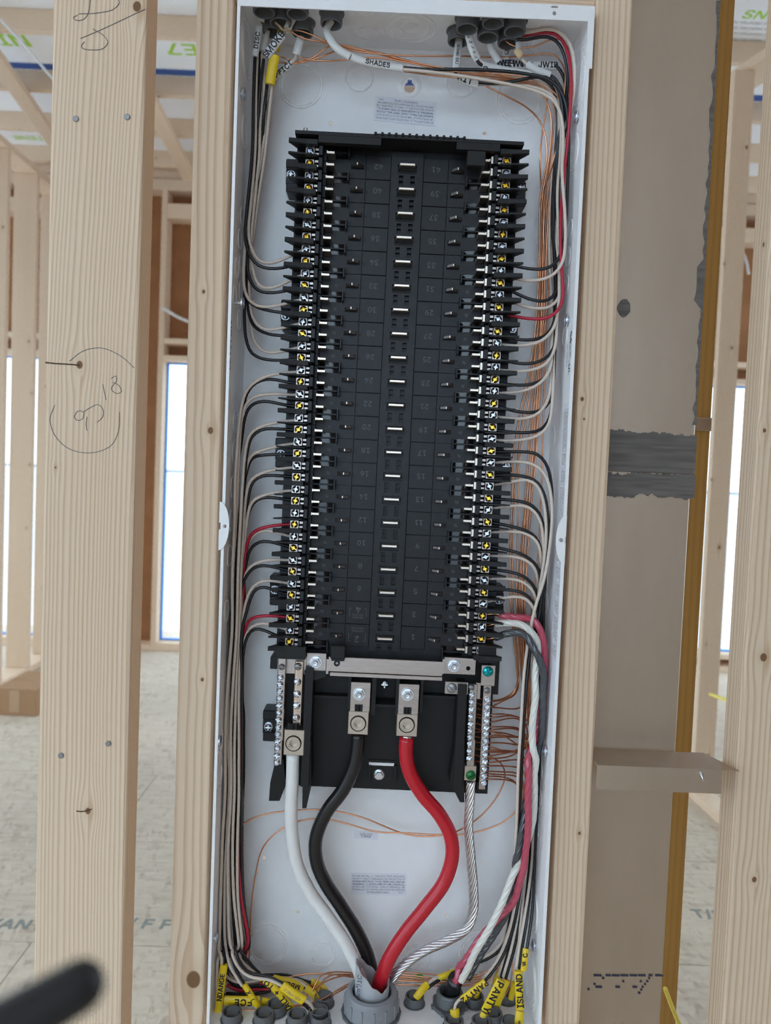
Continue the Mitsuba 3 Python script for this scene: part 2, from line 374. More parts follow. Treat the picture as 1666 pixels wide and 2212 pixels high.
for n, (x0, x1, z0, z1) in enumerate(((wC[0], wC[1], zb, zt), (wA[0], wA[1], zb, zt), (wB[0], wB[1], zbB, ztB))):
    w = structure(f'window_{n + 1}')
    t = 0.011
    for (a, b, c, d) in ((x0, x0 + t, z0, z1), (x1 - t, x1, z0, z1), (x0, x1, z0, z0 + t), (x0, x1, z1 - t, z1)):
        put('frame', box(a, b, YF + .10, YF + .135, c, d), 'frame_blue', w)
    zm = pxZ(370, 1018, YF)
    put('rail', box(x0 + t, x1 - t, YF + .11, YF + .125, zm - .006, zm + .006), 'pvc_grey', w)
    put('pane', box(x0 + t, x1 - t, YF + .118, YF + .119, z0 + t, z1 - t), 'pane_glass', w)
# unseen walls beside and behind the camera, their large openings placed to light the room
structure('wall_front', panel_with_holes([(-4.6, 0), (4.6, 0), (4.6, 3.6), (-4.6, 3.6)], [hole(-4.3, 0.9, 0.5, 3.1)], -4.1, -4.08), 'plywood', smooth=False)  # out of view; opening placed to light the panel and its right-hand screws
def side_wall(x, holes):
    m = extrude(Polygon([(-4.1, 0), (5.3, 0), (5.3, 3.6), (-4.1, 3.6)], holes), 0.02)
    M = np.eye(4); M[:3, 0] = (0, 1, 0); M[:3, 1] = (0, 0, 1); M[:3, 2] = (1, 0, 0); M[:3, 3] = (x, 0, 0)
    return xf(m, M)
structure('wall_left', side_wall(-4.6, [hole(-3.6, -0.3, 0.3, 3.1), hole(0.7, 4.9, 0.1, 3.3)]), 'plywood', smooth=False)  # out of view; openings placed to light the panel front and background
structure('wall_right', side_wall(4.6, [hole(0.9, 4.9, 0.1, 3.3)]), 'plywood', smooth=False)  # out of view; opening placed to light the background framing

# ceiling: strapping boards under a white membrane with green print
ZC = CAM[2] + 2.07
structure('ceiling', box(-4.6, 4.6, -4.1, 5.3, ZC + 0.105, ZC + 0.13), 'membrane')
for d in (-3.5, -2.95, -2.4, -1.85, -1.3, -.75, -.2, .35, .9, 1.45, 1.95, 2.48, 3.05, 3.64, 4.16, 4.66):
    if True:
        wood('joist', (-4.5, d, ZC + .052), (4.5, d, ZC + .052), 0.038, 0.104, parent='ceiling')
put('tape', box(-4.5, 4.5, 3.545, 3.605, ZC + .1015, ZC + .1045), 'tape_blue', 'ceiling')
for (px, py, s) in ((28, 87, 'NI'), (392, 107, 'E7'), (62, 298, 'TENE'), (398, 330, 'TEN'), (1632, 32, 'NS')):
    p = at_z(px, py, ZC + 0.1045)
    put('green_print', xf(lettering(s, 0.105 if py < 200 and px < 1000 else 0.06, 0.0005, True), frame(p, [-1, 0, 0], [0, 0, -1])), 'print_green', 'ceiling', smooth=False)
for i in range(7):
    p = at_z(1632, 50 + 12 * i, ZC + 0.1045)
    put('print_line', xf(lettering('INSTALL WITH PRINTED SIDE DOWN', 0.018, 0.0005), frame(p, [-1, 0, 0], [0, 0, -1])), 'print_grey', 'ceiling', smooth=False)
# boards that cross under the strapping
def under(pa, pb, w=0.089, z=None, name='brace'):
    z = ZC - 0.03 if z is None else z
    a, b = at_z(*pa, z), at_z(*pb, z)
    return wood(name, a, b, w, 0.038)
tag(under((-60, 55), (180, 395)), 'pale diagonal board under the ceiling, left of the wide pencil-marked stud', 'board')
tag(under((300, 172), (470, 500)), 'pale diagonal board under the ceiling, seen between the two studs left of the panel', 'board')

# a framed wall that runs away from the camera at the left
XL = -2.23
def at_x(px, py, X):
    d = VIEW.T @ np.array([(px - 833) / F_PX, 1, -(py - 1106) / F_PX])
    return CAM + d * (X - CAM[0]) / d[0]
for i, dd in enumerate((4.06, 4.46, 4.83, 5.20, 5.45)):
    y = dd + CAM[1]
    k = wood('wall_stud', (XL, y, 0.04), (XL, y, 3.06), 0.14, 0.038, up=(0, 1, 0))
    tag(k, ('pale framing stud of the distant left wall, nearest to the camera', 'pale framing stud of the distant left wall, cut by the photo edge', 'pale framing stud of the distant left wall, second from the photo edge',
            'pale framing stud of the distant left wall, just beside the wide pencil-marked stud', 'pale framing stud of the distant left wall, farthest and hidden by the wide stud')[i], 'stud', 'studs of the distant left wall')
tag(wood('top_plate', (XL, 3.2, 3.08), (XL, 4.9, 3.08), 0.14, 0.038), 'pale doubled top plate on the distant left wall studs', 'beam')
tag(wood('bottom_plate', (XL, 2.9, 0.019), (XL, 4.9, 0.019), 0.14, 0.038), 'pale bottom plate on the floor under the distant left wall studs', 'beam')
# a cardboard box on the floor behind the wide stud
p = at_z(70, 1548, 0.0)
cb = thing('cardboard_box', 'closed brown cardboard box on the floor behind the wide pencil-marked stud', 'box')
bx0, bx1, by = p[0] - .20, p[0] + .02, p[1]
put('carton', box(bx0, bx1, by, by + .38, 0.001, .135, .003), 'cardboard', cb)
put('flap', box(bx0 + .002, bx1 - .002, by + .002, by + .188, .1352, .1385), 'cardboard', cb)
put('flap', box(bx0 + .002, bx1 - .002, by + .192, by + .378, .1352, .1385), 'cardboard', cb)
put('tape', box(bx0 + .08, bx0 + .13, by - .0008, by - .0001, .02, .134), 'strap_tan', cb)

# ------------------------------------------------------------------ studs round the panel
ZLO, ZHI = 0.30, 2.75
def vstud(name, px_l, px_r, py, Y, depth, label, w=None, mat='wood', z=(ZLO, ZHI), right=False, seed=None):
    a, b = pxX(px_l, py, Y), pxX(px_r, py, Y)
    if w: a, b = (b - w, b) if right else (a, a + w)
    k = wood(name, ((a + b) / 2, Y + depth / 2, z[0]), ((a + b) / 2, Y + depth / 2, z[1]), b - a, depth, up=(0, 1, 0), mat=mat, seed=seed)
    tag(k, label, 'stud'); return k, a, b
YS = 0.012
k_wide, wx0, wx1 = vstud('wide_stud', 92, 290, 1100, -0.02, 0.038, 'wide flat pine stud with pencil marks, leftmost in front', seed=121)
vstud('backing_stud', 92, 290, 1100, 0.0185, 0.038, 'second stud fixed flat behind the wide pencil-marked stud', seed=122)
k_left, lx0, lx1 = vstud('panel_stud', 394, 475, 1100, YS, 0.139, 'narrow pine stud edge against the left side of the white panel box', w=0.0375, seed=125)
k_right, rx0, rx1 = vstud('panel_stud', 1230, 1311, 1100, YS, 0.139, 'narrow pine stud edge against the right side of the white panel box', w=0.0375, right=True, seed=133)
vstud('filler_stud', 1219, 1229.5, 1100, 0.055, 0.09, 'shaded brown filler board in the gap right of the white panel box', seed=134)
k_far, fx0, fx1 = vstud('wide_stud', 1627, 1740, 1100, 0.012, 0.038, 'wide flat pine stud cut by the right photo edge, holding the metal bracket', w=0.09, seed=137)
vstud('amber_stud', 1465, 1526, 1100, 0.25, 0.12, 'amber-toned stud close behind the metal duct', mat='wood_amber', seed=141)
yb = 3.25 + CAM[1]
xr = pxX(1506, 1700, yb)
tag(wood('wall_stud', (pxX(1556, 1000, yb), yb, 0.04), (pxX(1556, 1000, yb), yb, 3.02), 0.084, 0.038, up=(0, 1, 0)), 'pale stud with dark knots and a grade stamp, seen right of the metal duct', 'stud')
tag(wood('bottom_plate', (pxX(1552, 1000, yb) + .05, yb - 0.9, .019), (pxX(1552, 1000, yb) - .05, yb + 1.2, .019), 0.09, 0.038), 'pale bottom plate on the floor, right of the metal duct', 'beam')
tag(wood('top_plate', (pxX(1552, 1000, yb) - .25, yb + 1.1, 3.04), (pxX(1552, 1000, yb) + .35, yb - 0.9, 3.04), 0.14, 0.038), 'pale top plate resting on the knotty stud right of the metal duct', 'beam')
blk = wood('blocking', (lx1 + .0005, 0.05, 1.840), (rx0 - .0005, 0.05, 1.840), 0.06, 0.075); tag(blk, 'pine blocking board across the studs above the white panel box', 'board')

def knot(seed, xr, px, py, Y, r):
    p = at(px, py, Y); KNOTS.append((float(seed), 0.1046 + (xr - .003 - p[0]), p[2] - ZLO, r))
for px, py, r in ((172, 788, .0035), (296, 14, .0045), (190, 1752, .003), (120, 1010, .001)): knot(121, wx1, px, py, -.02, r)
for px, py, r in ((440, 630, .0018), (455, 930, .0032), (437, 1468, .0018), (418, 2116, .0085)): knot(125, lx1, px, py, YS, r)
for px, py, r in ((1258, 862, .0020), (1262, 905, .0012), (1252, 1800, .0016)): knot(133, rx1, px, py, YS, r)
for px, py, r in ((1650, 1420, .0040), (1640, 520, .0022), (1652, 930, .0020), (1630, 1900, .0028)): knot(137, fx1, px, py, YS, r)

# nail heads in the wide stud
def nail(px, py, Y, r, label):
    n = single('nail', xf(cat(disc(r, .0012, 16), *[box(x - .0002, x + .0002, -r * .7, r * .7, .001, .0016) for x in np.linspace(-r * .6, r * .6, 4)]), facing(at(px, py, Y))), 'nail_steel', label, 'nail')
for (px, py, l) in ((164, 257, 'steel nail head sunk in the wide pencil-marked stud, upper left one'), (275, 253, 'steel nail head sunk in the wide pencil-marked stud, upper right one'),
                    (132, 1632, 'bright steel nail head in the wide pencil-marked stud, lower left one'), (234, 1606, 'steel nail head in the wide pencil-marked stud, lower right one')):
    nail(px, py, -0.0201, 0.0031, l)
# pencil marks: thin drawn lines on the wide stud
def stroke(parent, pts, Y, r, mat='pencil', name='pencil_mark'):
    P = spline([at(x, y, Y) for x, y in pts], step=.003)
    put(name, tube(P, r, 5), mat, parent, smooth=True)
PW = -0.0203
for pts in ([(195, 0), (190, 30), (180, 42), (165, 44), (158, 38), (168, 33)], [(170, 30), (210, 28), (245, 20), (258, 6), (256, 0)], [(174, 83), (210, 68), (260, 45), (300, 26), (314, 20)],
            [(200, 62), (225, 78), (233, 92), (222, 105), (200, 108), (178, 104), (176, 98), (183, 90)],
            [(222, 830), (226, 850), (229, 864)], [(240, 818), (250, 812), (252, 822), (240, 840), (252, 850), (262, 846), (256, 832), (243, 826)],
            [(160, 900), (168, 888), (180, 890), (178, 905), (166, 908), (160, 900)], [(180, 890), (196, 880), (212, 874), (222, 884), (222, 900), (210, 912)], [(188, 900), (186, 918), (188, 930)],
            [(118, 875), (108, 905), (118, 940), (150, 970), (200, 978), (240, 962), (256, 930), (258, 890)], [(150, 780), (180, 758), (220, 752), (262, 770), (290, 795)]):
    stroke(k_wide, pts, PW, 0.00035)
stroke(k_wide, [(98, 783), (115, 785), (150, 787), (172, 789)], PW, .0007, 'knot', 'crack')
stroke(k_wide, [(165, 1752), (178, 1753), (198, 1748)], PW, .0006, 'knot', 'crack')
prin('knot', (0.07, 0.04, 0.02), 0.7)

# ------------------------------------------------------------------ the sheet-metal duct and its bracket
YD = 0.055
dx1 = pxX(1493, 1100, YD); dx0 = rx1 + 0.001
duct = thing('duct', 'tall galvanized sheet-metal duct between studs with grey sealant bands', 'duct')
put('upper_section', box(dx0, dx1, YD, YD + .085, pxZ(1400, 1017, YD), ZHI, .0015), 'galvanized', duct)
put('lower_section', box(dx0, dx1 - .0012, YD + .0008, YD + .084, ZLO, pxZ(1400, 1017, YD) + .002, .0015), 'galvanized', duct)
def wav(i, s):
    q = np.array([[i * .035, s * 3.3, .5], [i * .16, s * 1.7, 4.5], [i * .55, s * 2.9, 8.5]])
    n = meshkit.noise(q) - .5
    return n[0] * 1.1 + n[1] * .9 + n[2] * .5
def ragged(px0, py0, px1, py1, Y, amp, seed, thick=.0012):
    """a smear of sealant with brushed, uneven edges"""
    n = 150
    a, b = at(px0, py0, Y), at(px1, py1, Y); pts = []
    for i in range(n + 1):
        x = a[0] + (b[0] - a[0]) * i / n; pts.append((x, a[2] + amp * wav(i, seed)))
    for i in range(n + 1):
        x = b[0] + (a[0] - b[0]) * i / n; pts.append((x, b[2] + amp * wav(i, seed + 5)))
    m = extrude(Polygon(pts).buffer(0), thick)
    M = np.eye(4); M[:3, 0] = (1, 0, 0); M[:3, 1] = (0, 0, 1); M[:3, 2] = (0, -1, 0); M[:3, 3] = (0, Y, 0)
    return xf(m, M)
put('sealant_band', ragged(1312, 931, 1501, 1016, YD, .006, 1), 'sealant', duct, smooth=False)
put('sealant_band', ragged(1300, 1019, 1500, 1076, YD, .008, 2), 'sealant', duct, smooth=False)
put('seam_flange', box(dx0, dx1 + .001, YD - .0022, YD, pxZ(1400, 1019, YD) - .001, pxZ(1400, 1013, YD) + .002, .0005), 'sealant', duct)
r_ = np.random.default_rng(5); pts, back = [], []
for py in range(0, 935, 18):
    q = at(0, py, YD)[2]; w = .0018 + .0035 * r_.random() ** 2 + (.006 if 560 < py < 660 else 0)
    pts.append((dx1 + .0003, at(1500, py, YD)[2])); back.append((dx1 - w, at(1500, py, YD)[2]))
m = extrude(Polygon(pts + back[::-1]).buffer(0), .001); M = np.eye(4); M[:3, 1] = (0, 0, 1); M[:3, 2] = (0, -1, 0); M[:3, 3] = (0, YD, 0)
put('sealant_band', xf(m, M), 'sealant', duct, smooth=False, label='ragged grey sealant along the right corner')
c = at(1348, 665, YD); blob = Polygon([(c[0] + (.006 + .0025 * r_.random()) * math.cos(t), c[2] + (.008 + .003 * r_.random()) * math.sin(t)) for t in np.linspace(0, 6.28, 16)[:-1]])
put('sealant_dab', xf(extrude(blob.buffer(0), .001), M), 'sealant', duct, smooth=False)
for (x0, x1, y) in ((1283, 1300, 2107), (1309, 1320, 2107), (1322, 1339, 2107), (1341, 1358, 2107), (1361, 1377, 2107), (1379, 1395, 2107), (1402, 1410, 2107), (1416, 1433, 2107), (1301, 1306, 2113), (1345, 1349, 2120),
                    (1383, 1387, 2120), (1397, 1401, 2120), (1401, 1405, 2113), (1392, 1396, 2126), (1287, 1301, 2132), (1330, 1340, 2132), (1367, 1377, 2132), (1387, 1391, 2132), (1384, 1388, 2138), (1379, 1384, 2145), (1283, 1287, 2126), (1270, 1274, 2137)):
    a, b = at(x0, y, YD), at(x1, y, YD)
    put('printed_dash', box(a[0], b[0], YD - .0003, YD + .0003, a[2] - .001, a[2] + .001), 'print_ink', duct)
br = thing('bracket', 'galvanized angle bracket across the duct between the two right studs', 'bracket')
Yb = -0.0015
z0, z1 = pxZ(1420, 1710, Yb), pxZ(1420, 1660, Yb); xa, xb = rx1 + .0005, pxX(1560, 1690, Yb)
put('front_leg', box(xa, xb, Yb, Yb + .0012, z0, z1), 'galvanized', br)
xc = pxX(1597, 1660, Yb)
m = extrude(Polygon([(xa, Yb), (xc, Yb), (xb + .001, .050), (xa, .050)]), .0012); m.apply_translation((0, 0, z1))
put('top_leg', m, 'galvanized', br, smooth=False)
M = frame(at(1514, 1668, Yb - .0005), [1, 0, 0], [.35, -.75, -.6])
put('screw', xf(cat(disc(.0018, .004, 12), trimesh.creation.cone(.0016, .012).apply_translation((0, 0, .003))), M), 'zinc', br)
cl = at(1520, 917, 0.249)
single('metal_clip', box(cl[0] - .016, cl[0] + .010, .244, .249, cl[2] - .009, cl[2] + .009, .001), 'galvanized', 'small metal clip on the amber-toned stud beside the duct', 'clip')
P = spline([at(1437, 2135, .16), at(1452, 2175, .17), at(1475, 2230, .18)])
single('yellow_cable', tube(P, .0028, 8), 'rope_yellow', 'thin yellow cable slanting down behind the foot of the metal duct', 'cable')
P = spline([at(1535, 1500, 2.0), at(1570, 1512, 1.6), at(1600, 1520, 1.3), at(1650, 1545, 1.1)])
single('yellow_cable', tube(P, .006, 8), 'rope_yellow', 'yellow cable coming out of the knotty stud right of the duct', 'cable')
P = spline([at(350, 664, 4.745), at(385, 685, 4.742), at(420, 700, 4.742), at(470, 726, 4.745)])
single('white_cable', tube(P, .011, 8), 'jacket_white', 'white cable sagging across the brown recess over the window, left of the panel', 'cable')
P = spline([at(-10, 30, 2.2), at(60, 105, 2.25), at(110, 165, 2.3), at(170, 220, 2.35)])
single('white_cable', tube(P, .005, 8), 'jacket_white', 'thin white cable slanting down left of the wide pencil-marked stud', 'cable')
P = spline([at(1594, 532, yb), at(1606, 548, yb - .01), at(1614, 570, yb - .015), at(1618, 592, yb - .02)])
single('white_cable', tube(P, .006, 8), 'jacket_white', 'short white cable end hanging right of the knotty stud', 'cable')

# ------------------------------------------------------------------ the blurred black rod close to the lens
Yn = CAM[1] + 0.145
a, b = at(-70, 2272, Yn - .010), at(168, 2133, Yn)
rr = .0051
cap = [a + (b - a) * t for t in np.linspace(0, 1, 14)]
d = (b - a) / np.linalg.norm(b - a)
prof = [(cap[i], rr * (1.12 - .16 * i / 13)) for i in range(14)] + [(b + d * rr * s, rr * .96 * math.sqrt(max(0, 1 - s * s))) for s in (.3, .55, .75, .9, .98)]
rod = thing('rod', 'black rounded rubber rod tip, out of focus, poking in at the lower left corner', 'tool handle')
m = tube(np.array([q[0] for q in prof]), rr, 20)
ring = m.vertices[:-2].reshape(len(prof), 20, 3)
for i, (c, r) in enumerate(prof): ring[i] = c + (ring[i] - c) * (r / rr)
m.vertices[:-2] = ring.reshape(-1, 3); m.vertices[-1] = b + d * rr * .985
put('grip', m, 'rubber_black', rod, smooth=60)

# ------------------------------------------------------------------ the white panel box
W2, D, ZT, TH = 0.181, 0.0940, 1.800, 0.0013
ZB = at(760, 2109, D)[2] - TH
pb = thing('panel_box', 'open white steel electrical panel box between two narrow studs', 'electrical panel')
def rect(x0, x1, z0, z1): return Polygon([(x0, z0), (x1, z0), (x1, z1), (x0, z1)])
FACE = np.eye(4); FACE[:3, 1] = (0, 0, 1); FACE[:3, 2] = (0, -1, 0)
def plate(poly, Yf, Yb):
    """polygon in (x, z), from depth Yf (front) back to Yb"""
    M = FACE.copy(); M[1, 3] = Yb
    return xf(extrude(poly, Yb - Yf), M)
def pt(px, py, Y):
    p = at(px, py, Y); return p[0], p[2]
holes = [Point(*pt(x, y, D)).buffer(r, 8) for x, y, r in ((715, 266, .0025), (775, 296, .0021), (984, 309, .0019), (1047, 288, .0021), (1183, 367, .0021), (643, 1970, .0023), (965, 1977, .0022), (1046, 1864, .0020),
         (571, 1853, .0021), (906, 1948, .0014), (548, 655, .0024), (1160, 2085, .002))]
kx, kz = pt(885, 187, D)
keyhole = unary_union([Point(kx, kz - .001).buffer(.0062, 12), rect(kx - .0024, kx + .0024, kz, kz + .011), Point(kx, kz + .011).buffer(.0024, 8)])
slots = [rect(pt(556, 0, D)[0] - .0013, pt(556, 0, D)[0] + .0013, pt(0, 893, D)[1], pt(0, 873, D)[1]), rect(pt(540, 0, D)[0] - .0014, pt(540, 0, D)[0] + .0014, pt(0, 1383, D)[1], pt(0, 1369, D)[1])]
back = rect(-W2, W2, ZB, ZT).difference(unary_union(holes + slots + [keyhole]))
put('back_panel', plate(back, D, D + TH), 'white_paint', pb, smooth=False)
def ring_emboss(r, M, name='knockout', inner=(), h=.0006, parent=pb):
    """concentric pressed rings of a knockout, on local z"""
    prof = [(0, 0)]
    prof = []
    for q in sorted((r, *inner)):
        w = .0007
        prof += [[(q - w * 1.6, 0), (q - w, h), (q, h * 1.15), (q + w * .5, h * .2), (q + w * .6, 0)]]
    put(name, cat(*[xf(lathe(p, 40), M) for p in prof]), 'white_paint', parent, smooth=40)
kxz = []
put('keyhole_rim', xf(lathe([(.0085, 0), (.009, .0008), (.0125, .0008), (.0135, 0)], 32), facing((kx, D, kz + .001))), 'white_paint', pb, smooth=40)
for (px, py, r, inn) in ((650, 185, .0225, (.0255, )), (776, 168, .0150, (.0162,)), (995, 180, .0150, (.0165,)), (1122, 218, .0228, (.0262,)),
                         (577, 2040, .0215, (.0250,)), (696, 2060, .0140, (.0162,)), (899, 2068, .0140, (.0165,)), (1040, 2058, .0225, (.0262,))):
    ring_emboss(r, facing(at(px, py, D)), inner=inn)
# side, top and bottom walls with their front lips
lz = lambda py, X=-W2: None
notch = pt(1276, 148, 0.0)[1]
put('side_wall', box(-W2, -W2 + TH, 0, D, ZB, ZT), 'white_paint', pb)
put('side_wall', cat(box(W2 - TH, W2, 0, D, ZB, ZT), box(W2, W2 + .0028, 0.0, .0012, notch, ZT)), 'white_paint', pb)
put('front_lip', box(-W2, -W2 + .0032, 0, TH, ZB, ZT), 'white_paint', pb, label='bright front lip on the left')
put('front_lip', box(W2 - .0036, W2, 0, TH, ZB, ZT), 'white_paint', pb, label='bright front lip on the right')
ZTI = ZT - TH
put('top_wall', box(-W2, W2, 0, D, ZTI, ZT), 'white_paint', pb)
put('bottom_wall', box(-W2, W2, 0, D, ZB, ZB + TH), 'white_paint', pb)
lip = rect(-W2, W2, ZT - .0152, ZT)
hx, hz = pt(1198, 29, 0.0)
lip = lip.difference(unary_union([Point(hx, hz).buffer(.0021, 8), rect(hx - .0035, hx + .0035, ZT - .0035, ZT + .01)]))
put('top_lip', plate(lip, -.0002, TH), 'white_paint', pb, smooth=False)
# embossed knockouts on the inside of the walls
WL = lambda Y, z: frame((-W2 + TH, Y, z), [0, 1, 0], [1, 0, 0])
WR = lambda Y, z: frame((W2 - TH, Y, z), [0, 1, 0], [-1, 0, 0])
WTOP = lambda x, Y: frame((x, Y, ZTI), [1, 0, 0], [0, 0, -1])
WBOT = lambda x, Y: frame((x, Y, ZB + TH), [1, 0, 0], [0, 0, 1])
def wall_z(px, py, X):
    q = at_x(px, py, X); return q[1], q[2]
for (px, py, r, inn) in ((533, 110, .028, (.022, .0315)), (528, 285, .0165, (.012,)), (518, 517, .0105, ()), (523, 470, .0105, ()), (512, 578, .0105, ()), (521, 568, .0105, ()), (520, 627, .0105, ()), (507, 640, .0105, ()),
                         (516, 690, .0105, ()), (508, 912, .0125, ()), (506, 978, .0125, ()), (503, 1052, .0125, ()), (500, 1125, .0125, ()), (496, 1200, .0125, ()), (489, 1320, .0125, ()), (476, 1600, .0125, ()), (474, 1675, .0125, ())):
    Y, z = wall_z(px, py, -W2 + TH); ring_emboss(r, WL(min(max(Y, r * .8 + .01), D - .012), z), inner=inn)
for (px, py, r, inn) in ((1252, 175, .030, (.0335, .024)), (1241, 330, .0165, (.019,)), (1232, 495, .0105, ()), (1228, 555, .0105, ()), (1224, 615, .0105, ()), (1221, 725, .0105, ()), (1195, 943, .0118, ()), (1190, 1030, .0118, ()),
                         (1177, 1255, .0112, ()), (1180, 1300, .0112, ()), (1168, 1660, .0105, ()), (1166, 1720, .0105, ()), (1160, 1790, .0105, ()), (1152, 1960, .022, (.026,)), (1146, 2110, .030, (.024, .0335))):
    Y, z = wall_z(px, py, W2 - TH); ring_emboss(r, WR(min(max(Y, r * .7 + .012), D - .013), z), inner=inn)
for (px, py, r, inn) in ((885, 60, .0100, (.021, .0285)), (795, 72, .0125, ()), (787, 18, .0125, ()), (1180, 95, .0170, (.0205,)), (1150, 42, .0150, ())):
    q = at_z(px, py, ZTI); ring_emboss(r, WTOP(q[0], min(max(q[1], .012), D - .02)), inner=inn)
# half-moon tabs on the front edges
def half_moon(cx, cz, s, r=.0255, w=.0105):
    pts = [(cx, cz + r), (cx, cz - r)] + [(cx + s * w * math.cos(t), cz + r * math.sin(t)) for t in np.linspace(-math.pi / 2, math.pi / 2, 24)[1:-1]]
    return Polygon(pts).buffer(0)
for (px, py, s) in ((474, 1136, 1), (1222, 1166, -1)):
    x, z = pt(px, py, 0)
    g = half_moon(x, z, s).difference(Point(x + s * .0058, z).buffer(.0019, 8))
    put('cover_tab', plate(g.difference(rect(x, x + s * .0015, z - .0035, z + .0035) if s > 0 else rect(x - .0015, x, z - .0035, z + .0035)), -.0016, -.0004), 'white_paint', pb, smooth=False)
hx, hz = pt(1212, 1167, 0); put('tab_screw', xf(disc(.0021, .001, 14), facing((hx, -.001, hz))), 'nail_steel', pb)
# screws through the side walls into the studs
for (px, py, X, sx, ln) in ((521, 203, -W2 + TH, 1, .002), (504, 654, -W2 + TH, 1, .009), (470, 1600, -W2 + TH, 1, .002), (463, 2026, -W2 + TH, 1, .002), (1250, 253, W2 - TH, -1, .002), (1229, 692, W2 - TH, -1, .002), (1182, 1622, W2 - TH, -1, .002), (1157, 2042, W2 - TH, -1, .002)):
    q = at_x(px, py, X); M = frame((X, q[1], q[2]), [0, 1, 0], [sx, 0, 0])
    hd = screw_head(.0062, .0028, 'cross', 18); hd.apply_translation((0, 0, ln))
    put('mounting_screw', xf(cat(disc(.0021, ln + .001, 10, .002), hd), M), 'zinc', pb, smooth=25)
# stickers and print
WARN = ['DO NOT INSTALL 1-POLE AFCI, GFCI, AFCI/GFCI,', 'OR GFPE CIRCUIT BREAKERS ON CIRCUITS WITH', 'SHARED NEUTRALS. FALSE TRIPS WILL OCCUR.', 'WARNING: TO AVOID RISK OF FIRE CHECK ALL', 'WIRING AND ENSURE ALL CIRCUIT BREAKERS ARE', 'INSTALLED IN THE PROPER POSITION BEFORE', 'ENERGIZING PANEL']
def rounded(w, h, r): return sbox(-w / 2 + r, -h / 2 + r, w / 2 - r, h / 2 - r).buffer(r, 6)
def sticker(name, px, py, w, h, lines, ang, lh, gap, extra=None, y0=None):
    p = at(px, py, D - .0003); M = facing(p, ang)
    k = put(name, xf(extrude(rounded(w, h, .0016), .0003), M), 'label_paper', pb, smooth=False)
    ms = []
    for i, (s, bold) in enumerate(lines):
        m = lettering(s, lh, .00012, bold); 
        mw = m.extents[0]
        if mw > w * .94: m.apply_scale([w * .94 / mw, 1, 1])
        m.apply_translation((0, (y0 if y0 is not None else (len(lines) - 1) / 2 * gap) - i * gap, .0003)); ms.append(m)
    if extra: m = lettering(extra, lh * .9, .00012); m.apply_translation((w * .40, -(len(lines) - 1) / 2 * gap, .0003)); ms.append(m)
    put('lettering', xf(cat(*ms), M), 'print_ink', k, smooth=False)
lines = [(s, i in (2, 3)) for i, s in enumerate(WARN)]
sticker('warning_label', 875, 240, .0705, .0275, lines, math.pi - math.radians(3.2), .00205, .0034, 'D01')
sticker('warning_label', 818, 1910, .0668, .0260, lines, math.radians(1.2), .0020, .00325, 'D01')
sticker('serial_label', 791, 1804, .0285, .0092, [('2H45L0', True), ('12973575', False)], math.pi - math.radians(1.6), .0022, .0029)
put('green_dot', xf(disc(.0068, .0003, 26, .0067), facing(at(906, 2116, D))), 'green_dot', pb)
def wall_text(s, px, py, X, sx, h, down=True, bold=False, mat='print_ink'):
    q = at_x(px, py, X)
    xd = [0, 0, -1] if down else [0, 0, 1]
    put('lettering', xf(lettering(s, h, .0001, bold), frame((X + sx * .0001, q[1], q[2]), xd, [sx, 0, 0])), mat, pb, smooth=False)
wall_text('LEVITON', 497, 745, -W2 + TH, 1, .0085, False, True, 'marker_ink')
wall_text('NO. UZ8611', 1226, 768, W2 - TH, -1, .0030)
wall_text('PANELBOARD', 1231, 762, W2 - TH, -1, .0040)
wall_text('ENCLOSED', 1234, 754, W2 - TH, -1, .0026)
wall_text('SA', 1234, 728, W2 - TH, -1, .0070, True, True)
wall_text('UL', 1230, 798, W2 - TH, -1, .0065, True, True)
# the long directory sticker on the right wall
X = W2 - TH - .0004
def strip(pya, pyb, Y0, Y1, name='directory_label'):
    za, zb_ = at_x(1222, pya, X)[2], at_x(1200, pyb, X)[2]
    return put(name, box(X, X + .0004, Y0, Y1, zb_, za), 'label_paper', pb), za, zb_
r_ = np.random.default_rng(3)
for (ya, yb_) in ((873, 1152), (1178, 1500)):
    k, za, zb_ = strip(ya, yb_, .009, .029)
    z = za - .006; ms = []
    while z > zb_ + .03:
        L = r_.choice([.018, .03, .045])
        L = min(L, z - zb_ - .003)
        ms += [box(X - .00008, X, .0095, .0285, z - .0002, z + .0002)]
        if r_.random() < .75:
            ms += [box(X - .00008, X, .0095, .0105, z - L + .001, z - .001)]
            for y in np.arange(.0125, .028, .0021):
                zz = z - .002
                while zz > z - L + .004:
                    w = r_.uniform(.0015, .005); ms.append(box(X - .00008, X, y, y + .0009, max(zz - w, z - L + .002), zz)); zz -= w + .0008
        z -= L
    put('print', cat(*ms), 'print_grey', k, smooth=False)

